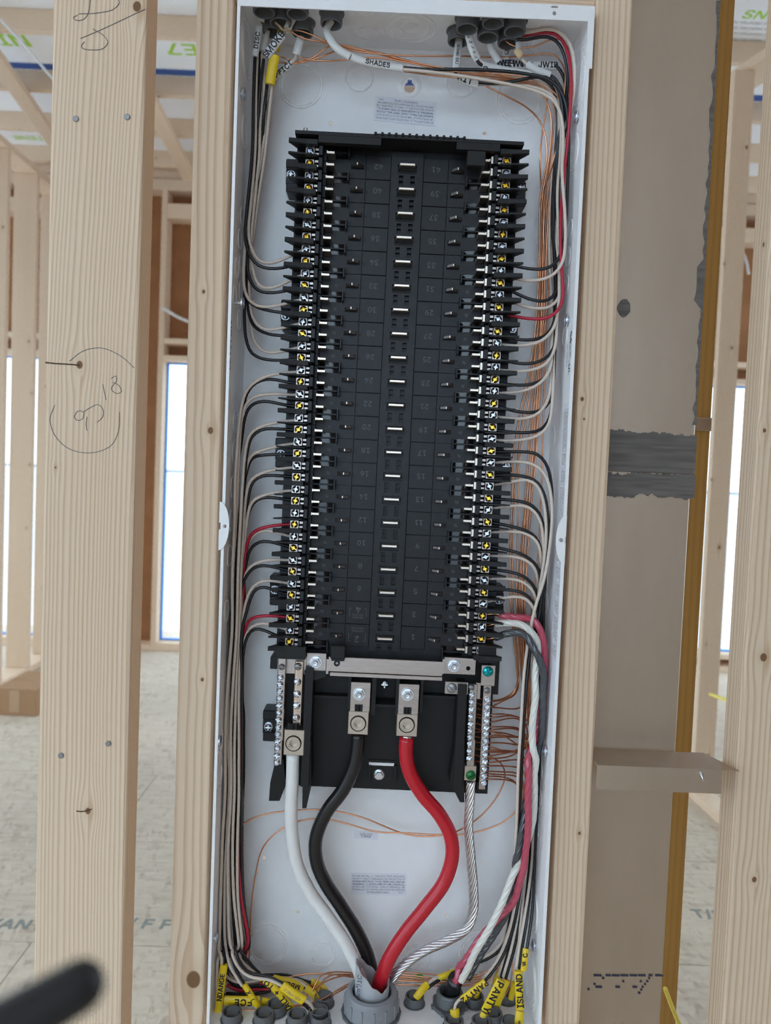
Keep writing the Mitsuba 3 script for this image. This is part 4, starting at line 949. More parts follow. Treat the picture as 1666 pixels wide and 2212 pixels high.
# ------------------------------------------------------------------ thin wires on the left terminals
RW = .00175
ONES = 'zero one two three four five six seven eight nine ten eleven twelve thirteen fourteen fifteen sixteen seventeen eighteen nineteen'.split()
WORD = {n: ONES[n] if n < 20 else ('twenty', 'thirty', 'forty')[n // 10 - 2] + ('-' + ONES[n % 10] if n % 10 else '') for n in range(43)}
left_top = {   # number: (kind, list of points down from the top to the terminal)
 (34, 'black'): [(551, 122, .050), (548, 200, .046), (545, 330, .044), (534, 450, .042), (529, 505, .040), (536, 545, .038), (558, 575, .037), (595, 581, .038), (630, 574, .040), (655, 566, .042)],
 (34, 'white'): [(556, 120, .054), (553, 200, .050), (551, 330, .048), (541, 450, .046), (536, 505, .044), (544, 540, .042), (562, 566, .041), (590, 568, .041), (632, 551, .041), (655, 541, .042)],
 (32, 'white'): [(574, 112, .062), (566, 200, .056), (561, 330, .053), (548, 450, .050), (542, 540, .048), (548, 590, .046), (562, 620, .045), (590, 622, .044), (630, 604, .042), (655, 594, .042)],
 (32, 'black'): [(561, 108, .066), (558, 200, .060), (555, 330, .057), (538, 450, .054), (534, 540, .050), (538, 600, .048), (556, 628, .046), (590, 633, .044), (627, 626, .041), (655, 618, .042)],
 (30, 'white'): [(566, 118, .058), (571, 200, .052), (566, 330, .056), (536, 480, .046), (527, 570, .042), (529, 630, .040), (545, 656, .039), (575, 664, .039), (628, 653, .040), (654, 646, .042)],
 (30, 'black'): [(570, 128, .050), (561, 200, .050), (558, 330, .060), (541, 480, .058), (531, 580, .055), (532, 640, .050), (548, 660, .046), (580, 671, .043), (630, 676, .041), (654, 670, .042)],
 (28, 'white'): [(588, 184, .046), (581, 250, .048), (573, 330, .052), (552, 470, .056), (540, 580, .054), (539, 650, .050), (550, 695, .047), (575, 713, .045), (620, 706, .042), (653, 698, .042)],
 (28, 'black'): [(577, 184, .046), (570, 250, .046), (566, 330, .064), (545, 480, .064), (534, 600, .060), (536, 670, .056), (550, 707, .052), (580, 722, .047), (620, 725, .042), (653, 722, .042)],
 (26, 'white'): [(600, 172, .060), (585, 200, .062), (571, 330, .068), (548, 480, .068), (540, 620, .064), (542, 700, .058), (552, 742, .052), (575, 762, .048), (620, 757, .042), (652, 749, .042)],
 (26, 'black'): [(592, 178, .066), (578, 230, .066), (562, 330, .070), (540, 500, .066), (530, 620, .058), (531, 730, .050), (544, 765, .047), (575, 777, .044), (622, 778, .041), (652, 775, .042)],
}
for (n, c), pts in left_top.items():
    W(pts, RW, 'insul_' + c, c + '_wire', f'{c} wire from above to the left {"brass" if c == "black" else "silver"} terminal beside the moulded {WORD[n]}', 'wire', f'{c} wires on the left terminals')
LE = np.array([(800, 522, 528), (850, 515, 524), (900, 513, 526), (1000, 510, 533), (1100, 508, 535), (1200, 500, 531), (1300, 498, 527), (1400, 499, 523), (1500, 487, 521), (1600, 483, 523), (1700, 488, 522), (1800, 478, 521), (1900, 473, 523), (2000, 471, 530), (2060, 474, 540)], float)
def trunk(u, rows, Y, ph, amp=2.5):
    out = []
    for y in rows:
        a, b = np.interp(y, LE[:, 0], LE[:, 1]), np.interp(y, LE[:, 0], LE[:, 2])
        out.append((a + (b - a) * u + amp * math.sin(y / 170. + ph), y, Y + .004 * math.sin(y / 230. + 2 * ph)))
    return out
# number, colour, terminal end, apex points, column, depth, foot
left_low = [
 (24, 'white', [(652, 803, .042), (620, 805, .040), (585, 810, .038), (552, 824, .037), (530, 848, .037)], .02, .034, 'J1'),
 (24, 'black', [(652, 829, .042), (620, 826, .040), (585, 818, .042), (553, 826, .044), (533, 850, .046)], .10, .048, 'J1'),
 (22, 'white', [(650, 854, .042), (615, 852, .040), (570, 852, .039), (540, 862, .039), (525, 890, .040)], .20, .040, 'J3'),
 (22, 'black', [(650, 879, .042), (615, 875, .040), (570, 866, .041), (541, 876, .044), (528, 905, .047)], .28, .050, 'J3'),
 (20, 'white', [(648, 907, .042), (610, 911, .040), (565, 921, .040), (540, 938, .040), (531, 970, .041)], .42, .036, 'J4'),
 (20, 'black', [(648, 930, .042), (610, 927, .040), (565, 927, .041), (543, 942, .043), (535, 975, .046)], .52, .046, 'J4'),
 (18, 'white', [(645, 957, .042), (610, 962, .040), (570, 972, .041), (545, 983, .044), (533, 1010, .050)], .45, .056, 'J2'),
 (18, 'black', [(645, 981, .042), (610, 981, .040), (570, 983, .041), (543, 988, .045), (533, 1015, .054)], .55, .060, 'J2'),
 (16, 'white', [(644, 1009, .042), (605, 1013, .040), (565, 1022, .040), (543, 1036, .042), (534, 1070, .046)], .62, .040, 'J5'),
 (16, 'black', [(644, 1031, .042), (605, 1028, .040), (567, 1027, .041), (543, 1042, .043), (534, 1075, .046)], .70, .052, 'J5'),
 (14, 'white', [(642, 1059, .042), (605, 1062, .040), (570, 1070, .040), (545, 1084, .042), (534, 1115, .046)], .78, .044, 'J6'),
 (14, 'black', [(641, 1082, .042), (605, 1077, .040), (565, 1074, .041), (545, 1086, .043), (533, 1120, .047)], .84, .062, 'J6'),
 (12, 'red', [(637, 1132, .042), (605, 1134, .040), (570, 1139, .040), (546, 1149, .042), (533, 1175, .047)], .90, .050, 'K'),
 (10, 'white', [(636, 1160, .042), (605, 1153, .041), (575, 1145, .042), (548, 1155, .046), (533, 1185, .052)], .72, .066, 'K'),
 (10, 'black', [(635, 1183, .042), (605, 1176, .040), (570, 1168, .040), (545, 1180, .043), (530, 1210, .048)], .62, .070, 'K'),
 (8, 'white', [(634, 1210, .042), (600, 1209, .040), (570, 1211, .040), (545, 1221, .043), (528, 1245, .048)], .88, .064, 'K'),
 (8, 'black', [(633, 1234, .042), (600, 1227, .040), (570, 1221, .040), (545, 1228, .043), (527, 1252, .048)], .50, .070, 'K'),
 (6, 'white', [(631, 1261, .042), (600, 1256, .040), (570, 1254, .040), (548, 1264, .042), (533, 1295, .045), (522, 1350, .048)], .92, .060, 'K'),
 (6, 'black', [(630, 1286, .042), (600, 1279, .040), (572, 1267, .039), (552, 1272, .040), (536, 1310, .043), (524, 1370, .046)], .98, .046, 'K'),
 (4, 'red', [(627, 1334, .042), (600, 1331, .040), (565, 1330, .039), (542, 1336, .041), (528, 1355, .046), (522, 1400, .054)], .95, .060, 'R'),
 (2, 'white', [(626, 1362, .042), (600, 1353, .040), (568, 1345, .040), (545, 1352, .042), (530, 1375, .046), (522, 1430, .052)], .80, .068, 'K'),
 (2, 'black', [(626, 1386, .042), (600, 1374, .040), (572, 1362, .039), (550, 1356, .040), (534, 1372, .043), (525, 1405, .047), (521, 1460, .052)], 1.0, .068, 'R'),
]
J = {'J1': [(481, 2060, .028), (481, 2090, .026)], 'J2': [(474, 2060, .036), (473, 2120, .032), (478, 2150, .030), (495, 2161, .030)],
     'J3': [(494, 2060, .030), (507, 2098, .028), (526, 2128, .026)], 'J4': [(512, 2050, .032), (528, 2075, .032), (550, 2097, .032), (566, 2110, .033)],
     'J5': [(503, 2050, .024), (516, 2085, .022), (540, 2107, .021), (580, 2112, .020), (612, 2128, .019)], 'J6': [(520, 2060, .046), (530, 2090, .050), (560, 2108, .052), (592, 2116, .054)],
     'K': [(484, 2060, .060), (490, 2110, .062), (520, 2128, .064), (580, 2122, .068), (640, 2120, .068), (668, 2135, .066)], 'R': [(525, 2060, .066), (532, 2090, .068), (552, 2108, .070), (620, 2114, .072), (676, 2128, .070)]}
for i, (n, c, head, u, Y, j) in enumerate(left_low):
    y0 = head[-1][1]
    rows = [y for y in range(900, 2051, 115) if y > y0 + 70]
    off = -2.6 if c == 'white' else 2.6
    foot = [(x + (off if j != 'J1' else off * .8) + (3.6 * (i % 3) - 3.6 if j in 'KR' else 0), y + (0 if j in ('J1',) else -off * .6) + (3.8 * (i % 5) - 7 if j in 'KR' else 0), Yj + (.0015 if c == 'black' else 0) - (.0038 * (i % 4) if j in 'KR' else 0)) for x, y, Yj in J[j]]
    W(head + trunk(u, rows, Y, i * 1.7) + foot, RW, 'insul_' + c, c + '_wire', f'{c} wire from below to the left {"silver" if c == "white" else "brass"} terminal beside the moulded {WORD[n]}', 'wire', f'{c} wires on the left terminals')
for (pts, c, l) in (([(560, 2124, .055), (600, 2118, .058), (630, 2122, .06), (650, 2130, .062)], 'red', 'short red wire end under the yellow MBED sleeve'),
                    ([(490, 2128, .050), (520, 2142, .050), (560, 2140, .052), (600, 2134, .055)], 'red', 'red wire looping low behind the first yellow sleeve'),
                    ([(488, 2146, .048), (520, 2148, .048), (560, 2146, .050), (585, 2140, .054)], 'black', 'black wire looping low above the yellow FCE sleeve')):
    W(pts, RW, 'insul_' + c, c + '_wire', l, 'wire')

# ------------------------------------------------------------------ thin wires on the right terminals
right_top = {
 (33, 'black'): [(1085, 566, .042), (1110, 574, .040), (1140, 580, .038), (1170, 582, .036), (1198, 572, .035), (1213, 548, .035), (1222, 480, .037), (1227, 380, .040), (1228, 270, .042), (1222, 222, .040), (1209, 192, .038), (1185, 171, .036), (1140, 160, .036), (1080, 153, .036), (1000, 150, .036), (920, 150, .036), (872, 147, .037)],
 (33, 'white'): [(1085, 590, .042), (1112, 602, .040), (1150, 607, .036), (1190, 598, .033), (1212, 575, .031), (1221, 530, .031), (1220, 450, .032), (1214, 370, .034), (1217, 290, .036), (1210, 240, .034), (1192, 212, .033), (1160, 197, .033), (1100, 182, .032), (1020, 168, .033), (950, 158, .034), (872, 150, .037)],
 (31, 'black'): [(1083, 618, .042), (1108, 630, .040), (1140, 645, .038), (1175, 652, .037), (1195, 643, .038), (1208, 620, .040), (1211, 560, .044), (1203, 450, .048), (1204, 350, .050), (1216, 270, .046), (1210, 205, .042), (1198, 178, .041), (1180, 166, .041), (1155, 166, .041), (1115, 175, .042), (1075, 180, .043), (1032, 178, .045)],
 (31, 'white'): [(1083, 641, .042), (1110, 654, .040), (1150, 666, .037), (1190, 664, .037), (1207, 645, .038), (1212, 600, .042), (1206, 500, .046), (1204, 420, .046), (1211, 330, .044), (1212, 270, .044), (1200, 212, .046), (1160, 190, .048), (1100, 182, .048), (1032, 182, .047)],
 (29, 'red'): [(1080, 674, .042), (1104, 682, .039), (1130, 687, .036), (1180, 688, .031), (1205, 672, .029), (1216, 645, .029), (1214, 580, .031), (1211, 500, .036), (1215, 420, .040), (1223, 340, .040), (1231, 250, .036), (1234, 170, .034), (1228, 115, .035), (1212, 82, .037), (1186, 71, .040), (1150, 74, .044), (1112, 78, .048), (1082, 66, .052)],
 (27, 'black'): [(1078, 722, .042), (1103, 731, .040), (1140, 735, .038), (1175, 728, .038), (1195, 705, .040), (1203, 660, .043), (1200, 560, .052), (1197, 450, .056), (1203, 350, .056), (1212, 270, .050), (1218, 215, .046), (1208, 180, .046), (1190, 163, .047)],
 (27, 'white'): [(1078, 743, .042), (1100, 746, .040), (1135, 746, .036), (1170, 737, .034), (1195, 712, .034), (1206, 670, .036), (1208, 560, .042), (1204, 450, .052), (1208, 340, .054), (1210, 260, .050), (1208, 205, .048), (1200, 178, .048), (1187, 161, .048)],
 (25, 'black'): [(1078, 774, .042), (1102, 782, .040), (1145, 786, .037), (1180, 775, .037), (1197, 750, .039), (1204, 700, .042), (1202, 600, .054), (1193, 480, .062), (1199, 350, .062), (1205, 260, .058), (1200, 205, .054), (1185, 176, .052), (1150, 162, .050)],
 (25, 'white'): [(1076, 798, .042), (1100, 802, .040), (1140, 801, .036), (1180, 787, .035), (1198, 755, .036), (1203, 690, .040), (1204, 600, .050), (1198, 480, .058), (1206, 350, .058), (1207, 250, .056), (1196, 195, .054), (1178, 172, .053), (1146, 160, .051)],
 (23, 'black'): [(1074, 827, .042), (1100, 831, .040), (1140, 832, .037), (1175, 820, .037), (1190, 795, .039), (1197, 740, .044), (1200, 640, .056), (1196, 500, .066), (1201, 350, .066), (1218, 250, .062), (1226, 205, .060), (1220, 165, .060), (1203, 144, .061)],
 (23, 'white'): [(1074, 849, .042), (1100, 848, .040), (1130, 845, .037), (1165, 830, .036), (1188, 800, .037), (1194, 740, .040), (1192, 640, .060), (1188, 520, .068), (1194, 370, .068), (1212, 270, .066), (1220, 215, .064), (1215, 170, .063), (1201, 141, .062)],
 (21, 'black'): [(1072, 877, .042), (1100, 885, .040), (1130, 891, .038), (1165, 889, .037), (1188, 868, .039), (1196, 820, .042), (1199, 740, .048), (1206, 640, .050), (1206, 500, .060), (1209, 370, .062), (1222, 270, .056), (1224, 200, .056), (1216, 160, .058), (1200, 140, .059)],
 (21, 'white'): [(1070, 900, .042), (1100, 903, .040), (1130, 905, .037), (1165, 893, .036), (1186, 860, .038), (1191, 800, .042), (1190, 700, .062), (1190, 560, .070), (1193, 400, .071), (1204, 280, .070), (1204, 215, .068), (1194, 178, .066), (1170, 162, .064)],
 (19, 'black'): [(1068, 929, .042), (1100, 933, .040), (1140, 935, .038), (1170, 928, .039), (1187, 905, .042), (1194, 850, .046), (1197, 760, .054), (1198, 640, .064), (1192, 500, .071), (1197, 360, .071), (1214, 260, .062), (1226, 200, .050), (1224, 140, .042), (1210, 97, .040), (1186, 77, .041), (1160, 80, .043), (1130, 87, .044), (1102, 80, .046), (1080, 66, .050)],
 (19, 'white'): [(1068, 950, .042), (1095, 952, .040), (1120, 951, .037), (1160, 943, .034), (1185, 920, .034), (1193, 870, .036), (1196, 780, .042), (1196, 660, .060), (1191, 520, .070), (1200, 380, .070), (1214, 290, .060), (1234, 240, .044), (1242, 175, .034), (1240, 125, .031), (1229, 88, .031), (1207, 67, .033), (1180, 62, .036), (1148, 70, .040), (1112, 73, .045), (1082, 62, .050)],
}
for (n, c), pts in right_top.items():
    W(pts, RW, 'insul_' + c, c + '_wire', f'{c} wire from above to the right {"silver" if c == "white" else "brass"} terminal beside the moulded {WORD[n]}', 'wire', f'{c} wires on the right terminals')
right_low = [
 (17, 'black', [(1064, 976, .042), (1090, 976, .040), (1130, 976, .037), (1162, 980, .036), (1180, 1000, .037), (1190, 1035, .040), (1193, 1080, .044), (1189, 1140, .048), (1183, 1200, .052), (1176, 1280, .054), (1174, 1350, .056), (1180, 1440, .056), (1178, 1560, .054), (1170, 1660, .052), (1168, 1760, .052), (1158, 1860, .052)], 'N1'),
 (17, 'white', [(1062, 1000, .042), (1090, 998, .040), (1120, 997, .036), (1155, 1003, .033), (1178, 1025, .031), (1190, 1065, .030), (1193, 1120, .029), (1188, 1180, .028), (1176, 1250, .027), (1154, 1320, .030), (1139, 1400, .042), (1132, 1460, .036), (1126, 1560, .033), (1120, 1660, .032), (1117, 1760, .034), (1110, 1880, .050)], 'N4'),
 (15, 'black', [(1062, 1027, .042), (1090, 1026, .040), (1120, 1027, .037), (1155, 1036, .036), (1174, 1062, .036), (1183, 1105, .037), (1183, 1160, .038), (1177, 1230, .040), (1165, 1310, .044), (1148, 1390, .048), (1139, 1460, .040), (1132, 1560, .036), (1127, 1660, .036), (1123, 1760, .038), (1118, 1880, .048)], 'N4'),
 (15, 'white', [(1060, 1048, .042), (1085, 1045, .040), (1110, 1040, .037), (1140, 1036, .035), (1160, 1046, .034), (1174, 1080, .034), (1180, 1130, .034), (1178, 1190, .035), (1168, 1260, .038), (1156, 1330, .046), (1150, 1420, .060), (1150, 1560, .062), (1140, 1700, .062), (1130, 1840, .060)], 'N3'),
 (13, 'black', [(1059, 1077, .042), (1085, 1079, .040), (1110, 1081, .038), (1145, 1088, .037), (1165, 1108, .037), (1175, 1140, .038), (1179, 1190, .042), (1176, 1250, .046), (1168, 1320, .052), (1162, 1420, .066), (1160, 1560, .068), (1150, 1700, .068), (1135, 1840, .066)], 'N3'),
 (13, 'white', [(1058, 1098, .042), (1080, 1096, .040), (1105, 1093, .037), (1135, 1092, .035), (1155, 1104, .034), (1169, 1130, .035), (1175, 1180, .038), (1174, 1250, .044), (1166, 1320, .056), (1158, 1430, .070), (1158, 1600, .070), (1152, 1750, .068), (1150, 1860, .062)], 'N5'),
 (11, 'black', [(1057, 1128, .042), (1080, 1132, .040), (1105, 1137, .038), (1140, 1148, .037), (1158, 1160, .038), (1168, 1182, .040), (1171, 1230, .046), (1168, 1300, .056), (1166, 1420, .071), (1168, 1600, .071), (1160, 1750, .070), (1152, 1870, .066)], 'N5'),
 (11, 'white', [(1055, 1150, .042), (1080, 1149, .040), (1110, 1148, .038), (1140, 1152, .037), (1160, 1168, .037), (1169, 1195, .040), (1170, 1250, .050), (1163, 1330, .062), (1154, 1450, .073), (1152, 1620, .073), (1144, 1760, .072), (1138, 1870, .070)], 'N2'),
 (9, 'black', [(1054, 1179, .042), (1080, 1184, .040), (1105, 1190, .038), (1135, 1200, .037), (1155, 1217, .038), (1166, 1242, .041), (1167, 1300, .050), (1163, 1380, .066), (1162, 1550, .074), (1156, 1700, .074), (1146, 1860, .072)], 'N2'),
 (9, 'white', [(1052, 1200, .042), (1080, 1201, .040), (1110, 1202, .038), (1140, 1211, .037), (1157, 1226, .038), (1165, 1252, .043), (1164, 1310, .056), (1158, 1400, .070), (1156, 1560, .074), (1148, 1720, .074), (1136, 1860, .073)], 'N6'),
 (7, 'black', [(1051, 1229, .042), (1080, 1232, .040), (1105, 1236, .038), (1130, 1243, .037), (1150, 1260, .038), (1161, 1288, .042), (1161, 1340, .054), (1158, 1430, .072), (1158, 1600, .075), (1150, 1750, .075), (1140, 1870, .074)], 'N6'),
 (7, 'white', [(1049, 1250, .042), (1075, 1250, .040), (1100, 1250, .038), (1130, 1256, .037), (1150, 1272, .038), (1160, 1297, .043), (1160, 1350, .058), (1154, 1440, .074), (1150, 1600, .076), (1142, 1760, .076), (1128, 1870, .075)], 'N7'),
 (5, 'black', [(1048, 1276, .042), (1075, 1274, .040), (1100, 1274, .038), (1125, 1278, .037), (1145, 1290, .037), (1157, 1312, .040), (1158, 1360, .056), (1154, 1450, .075), (1154, 1620, .077), (1146, 1760, .077), (1132, 1870, .076)], 'N7'),
 (5, 'white', [(1047, 1301, .042), (1070, 1296, .040), (1090, 1291, .038), (1115, 1288, .037), (1135, 1292, .036), (1150, 1306, .037), (1157, 1328, .042), (1156, 1370, .060), (1150, 1460, .077), (1148, 1640, .077), (1138, 1780, .077), (1124, 1880, .076)], 'N8'),
]
N = {'N1': [(1146, 1980, .040), (1137, 2040, .030), (1134, 2062, .026)], 'N2': [(1130, 1980, .044), (1124, 2040, .036), (1120, 2094, .030)], 'N3': [(1115, 1960, .046), (1098, 2030, .044), (1075, 2080, .042), (1045, 2118, .036)],
     'N4': [(1098, 1990, .060), (1086, 2040, .064), (1060, 2065, .066), (1000, 2088, .066), (975, 2098, .064)], 'N5': [(1135, 1990, .036), (1126, 2040, .032), (1119, 2090, .026)], 'N6': [(1122, 1980, .050), (1108, 2050, .044), (1090, 2112, .040)],
     'N7': [(1114, 1985, .056), (1098, 2045, .050), (1080, 2110, .046)], 'N8': [(1108, 1985, .062), (1090, 2050, .056), (1072, 2100, .054), (1060, 2135, .05)]}
for i, (n, c, pts, j) in enumerate(right_low):
    off = -2.8 if c == 'white' else 2.8
    foot = [(x + off, y + off * .7, Yj + (.0012 if c == 'black' else 0)) for x, y, Yj in N[j]]
    W(pts + foot, RW, 'insul_' + c, c + '_wire', f'{c} wire from below to the right {"silver" if c == "white" else "brass"} terminal beside the moulded {WORD[n]}', 'wire', f'{c} wires on the right terminals')

# ------------------------------------------------------------------ thick nylon-clad wires on the lowest right terminals
RT = .0037
def thick(pts, c, label):
    P = [at(*p) for p in pts]
    k = thing(f'stranded_{c}_wire', label, 'wire')
    def finish(body):
        put('insulation', tube(body[5:], RT, 28, twist=75, lobes=7, depth=.10), 'nylon_' + c, k, smooth=True)
        put('bare_end', tube(body[:7], RT * .62, 10), 'copper', k, smooth=True)
    PEND.append((spline(P, step=.004), RT, finish))
    return k
thick([(1043, 1330, .042), (1058, 1326, .041), (1072, 1325, .038), (1092, 1331, .035), (1118, 1335, .034), (1140, 1336, .034), (1158, 1346, .034), (1171, 1372, .035), (1177, 1420, .038), (1172, 1500, .044), (1161, 1570, .040), (1149, 1630, .032), (1141, 1700, .029), (1141, 1790, .028), (1134, 1850, .030), (1120, 1905, .034), (1106, 1950, .036), (1070, 1990, .036), (1035, 2030, .032), (1008, 2075, .030), (984, 2122, .032)],
      'red', 'thick glossy red stranded wire twisting from the lowest right terminals to the bottom')
thick([(1041, 1353, .042), (1056, 1351, .041), (1070, 1348, .036), (1095, 1345, .033), (1122, 1347, .032), (1145, 1362, .031), (1158, 1390, .031), (1163, 1430, .032), (1158, 1500, .031), (1150, 1570, .030), (1152, 1640, .031), (1155, 1710, .036), (1150, 1780, .040), (1130, 1840, .040), (1108, 1890, .032), (1085, 1950, .027), (1058, 2005, .024), (1025, 2060, .024), (996, 2120, .028)],
      'white', 'thick glossy white stranded wire twisting from the lowest right terminals to the bottom')
thick([(1040, 1380, .042), (1055, 1380, .041), (1069, 1378, .036), (1090, 1370, .032), (1115, 1366, .030), (1138, 1374, .030), (1156, 1398, .030), (1167, 1440, .030), (1172, 1500, .031), (1171, 1560, .034), (1163, 1620, .040), (1150, 1680, .046), (1134, 1740, .040), (1124, 1820, .036), (1113, 1900, .038), (1098, 1965, .042), (1070, 2015, .046), (1040, 2060, .044), (1010, 2115, .040)],
      'black', 'thick glossy black stranded wire twisting from the lowest right terminals to the bottom')

# ------------------------------------------------------------------ the big service cables
def big(pts, r, mat, name, label, sides=20, **kw):
    k = W(pts, r, mat, name, label, 'cable', sides=sides, step=.006, **kw); return k
big([(633, 1628, .0385), (632, 1680, .0385), (629, 1740, .040), (631, 1800, .043), (643, 1870, .046), (672, 1930, .048), (708, 1980, .047), (745, 2035, .046), (773, 2090, .048), (786, 2130, .050)], .0073, 'cable_white', 'service_cable', 'thick white service cable curving from the left lug to the grey sleeve')
big([(774, 1584, .0395), (773, 1610, .0395), (765, 1655, .040), (742, 1705, .042), (705, 1755, .046), (683, 1810, .050), (684, 1860, .054), (702, 1905, .056), (738, 1960, .057), (772, 2015, .058), (796, 2070, .058), (806, 2120, .056)], .0078, 'cable_black', 'service_cable', 'thick black service cable curving from the middle lug to the grey sleeve')
kr = big([(879, 1592, .0395), (877, 1620, .0395), (884, 1665, .040), (912, 1715, .041), (950, 1760, .042), (973, 1805, .043), (977, 1850, .043), (960, 1905, .042), (920, 1960, .040), (876, 2015, .038), (844, 2065, .037), (824, 2112, .038), (816, 2140, .044)], .0080, 'cable_red', 'service_cable', 'thick red service cable curving from the right lug to the grey sleeve')
P = [at(879, 1586, .0395), at(879, 1597, .0395)]
put('bare_end', tube(spline([np.array(p) for p in P], n=4), .0066, 22, lobes=11, depth=.1), 'aluminium', kr, smooth=True)
# bare aluminium strands laid round each other
P = spline([at(*p) for p in [(1017, 1688, .040), (1015, 1730, .042), (1012, 1780, .046), (1017, 1850, .050), (1023, 1920, .054), (1022, 1970, .056), (1008, 2005, .056), (970, 2030, .054), (920, 2052, .052), (875, 2082, .050), (848, 2112, .050), (838, 2140, .050)]], step=.004)
al = thing('bare_cable', 'bare twisted aluminium ground cable from the green-screw lug to the grey sleeve', 'cable')
t = np.gradient(P, axis=0); t /= np.linalg.norm(t, axis=1, keepdims=True)
a = np.cross(t, [0, 1, 0]); a /= np.linalg.norm(a, axis=1, keepdims=True); b = np.cross(t, a); s = np.r_[0, np.cumsum(np.linalg.norm(np.diff(P, axis=0), axis=1))]
for i in range(8):
    ph = s * 95 + i * 2 * np.pi / 8
    put('strand', tube(P + .0041 * (np.cos(ph)[:, None] * a + np.sin(ph)[:, None] * b), .00160, 7), 'aluminium', al, smooth=True)
put('strand', tube(P, .0030, 7), 'aluminium', al, smooth=True)
# grey sleeve of the service cable and its big bushing
c = at_z(803, 2160, ZB + .022); cy = min(max(c[1], .032), D - .031)
n_ = 40; an = np.arange(n_) * 2 * np.pi / n_; RS = .0192
def cut_z(x): return np.interp(x, [-.02, -.012, 0, .010, .016, .020], [0.0, -.008, -.020, -.029, -.028, -.018])
ztop = at(768, 2080, cy - RS * .3)[2]
V = []; 
for rr_ in (RS, RS - .0014):
    for lv in range(2):
        for t_ in an:
            x, y = rr_ * math.cos(t_), rr_ * .86 * math.sin(t_)
            V.append((c[0] + x, cy + y, (ZB + .002) if lv == 0 else ztop + cut_z(x) + .0012 * math.sin(9 * t_)))
f = []
for i in range(n_):
    j = (i + 1) % n_
    for (a0, b0, fl) in ((0, n_, 0), (2 * n_, 3 * n_, 1)):
        q = [a0 + i, a0 + j, b0 + j, b0 + i]; q = q[::-1] if fl else q; f += [(q[0], q[1], q[2]), (q[0], q[2], q[3])]
    f += [(n_ + i, n_ + j, 3 * n_ + j), (n_ + i, 3 * n_ + j, 3 * n_ + i)]
sl = thing('cable_sleeve', 'light grey outer sleeve of the service cable standing in the big grey bushing', 'cable')
put('sheath', trimesh.Trimesh(V, f, process=False), 'jacket_grey', sl, smooth=40)
p = at(778, 2125, cy - RS * .86 - .0003)
put('lettering', cat(*[xf(lettering(s_, .0050, .0002), frame(at(px_, py_, cy - RS * .72 - .0022), [0, 0, 1], [-.45, -.9, 0])) for s_, px_, py_ in (('1C', 777, 2115), ('7mm²)', 774, 2146))]), 'print_ink', sl, smooth=False)
bu = thing('conduit_bushing', 'big grey plastic conduit bushing in the bottom wall', 'conduit fitting')
Mb = frame((c[0], cy, ZB + TH), [1, 0, 0], [0, 0, 1])
put('ring', xf(lathe([(.0215, .001), (.0300, .001), (.0305, .006), (.0298, .020), (.0280, .0255), (.0250, .027), (.0222, .0255), (.0215, .020), (.0215, .001)], 48), Mb), 'pvc_grey', bu, smooth=40)
for i in range(14):
    a_ = i * 2 * np.pi / 14 + .1
    put('rib', xf(box(-.0009, .0009, -.0010, .0012, .004, .0195, .0003), Mb @ np.block([[rot('z', a_), (rot('z', a_) @ np.array([[0], [.0302], [0]]))], [np.zeros((1, 3)), np.ones((1, 1))]])), 'pvc_grey', bu)
put('locknut', xf(lathe([(.0225, .0002), (.0335, .0002), (.0340, .0018), (.0335, .0034), (.0225, .0034), (.0225, .0002)], 16), Mb), 'grey_plastic', bu, smooth=20)
# the black cable in its threaded metal fitting
c2 = at_z(972, 2142, ZB + .019); cy2 = min(max(c2[1], .02), D - .02)
fi = thing('threaded_fitting', 'grey threaded cable fitting with locknut in the bottom wall', 'conduit fitting')
Mf = frame((c2[0], cy2, ZB + TH), [1, 0, 0], [0, 0, 1])
thr = [(.0118, .001), (.0148, .001)] + [(.0148 + (.0006 if i % 2 else 0), .0045 + i * .0009) for i in range(15)] + [(.0142, .0185), (.0120, .0185), (.0118, .001)]
put('threaded_body', xf(lathe(thr, 32), Mf), 'grey_plastic', fi, smooth=25)
put('locknut', xf(cat(lathe([(.0150, .0002), (.0190, .0002), (.0190, .0042), (.0150, .0042), (.0150, .0002)], 28), *[xf(box(-.0022, .0022, .0186, .0212, .0003, .0041), np.block([[rot('z', q), np.zeros((3, 1))], [np.zeros((1, 3)), np.ones((1, 1))]])) for q in np.arange(7) * 2 * np.pi / 7]), Mf), 'grey_plastic', fi, smooth=25)
e = at(986, 2116, .033)
P = spline([np.array((c2[0], cy2, ZB + .004)), np.array((c2[0] + .002, cy2, ZB + .018)), np.array([e[0] - .001, (cy2 + .034) / 2, e[2] - .008]), np.array([e[0], .034, e[2]])])
single('black_cable', tube(P, .0088, 18), 'cable_black', 'round black cable sheath in the threaded fitting where thick wires emerge', 'cable', smooth=True)

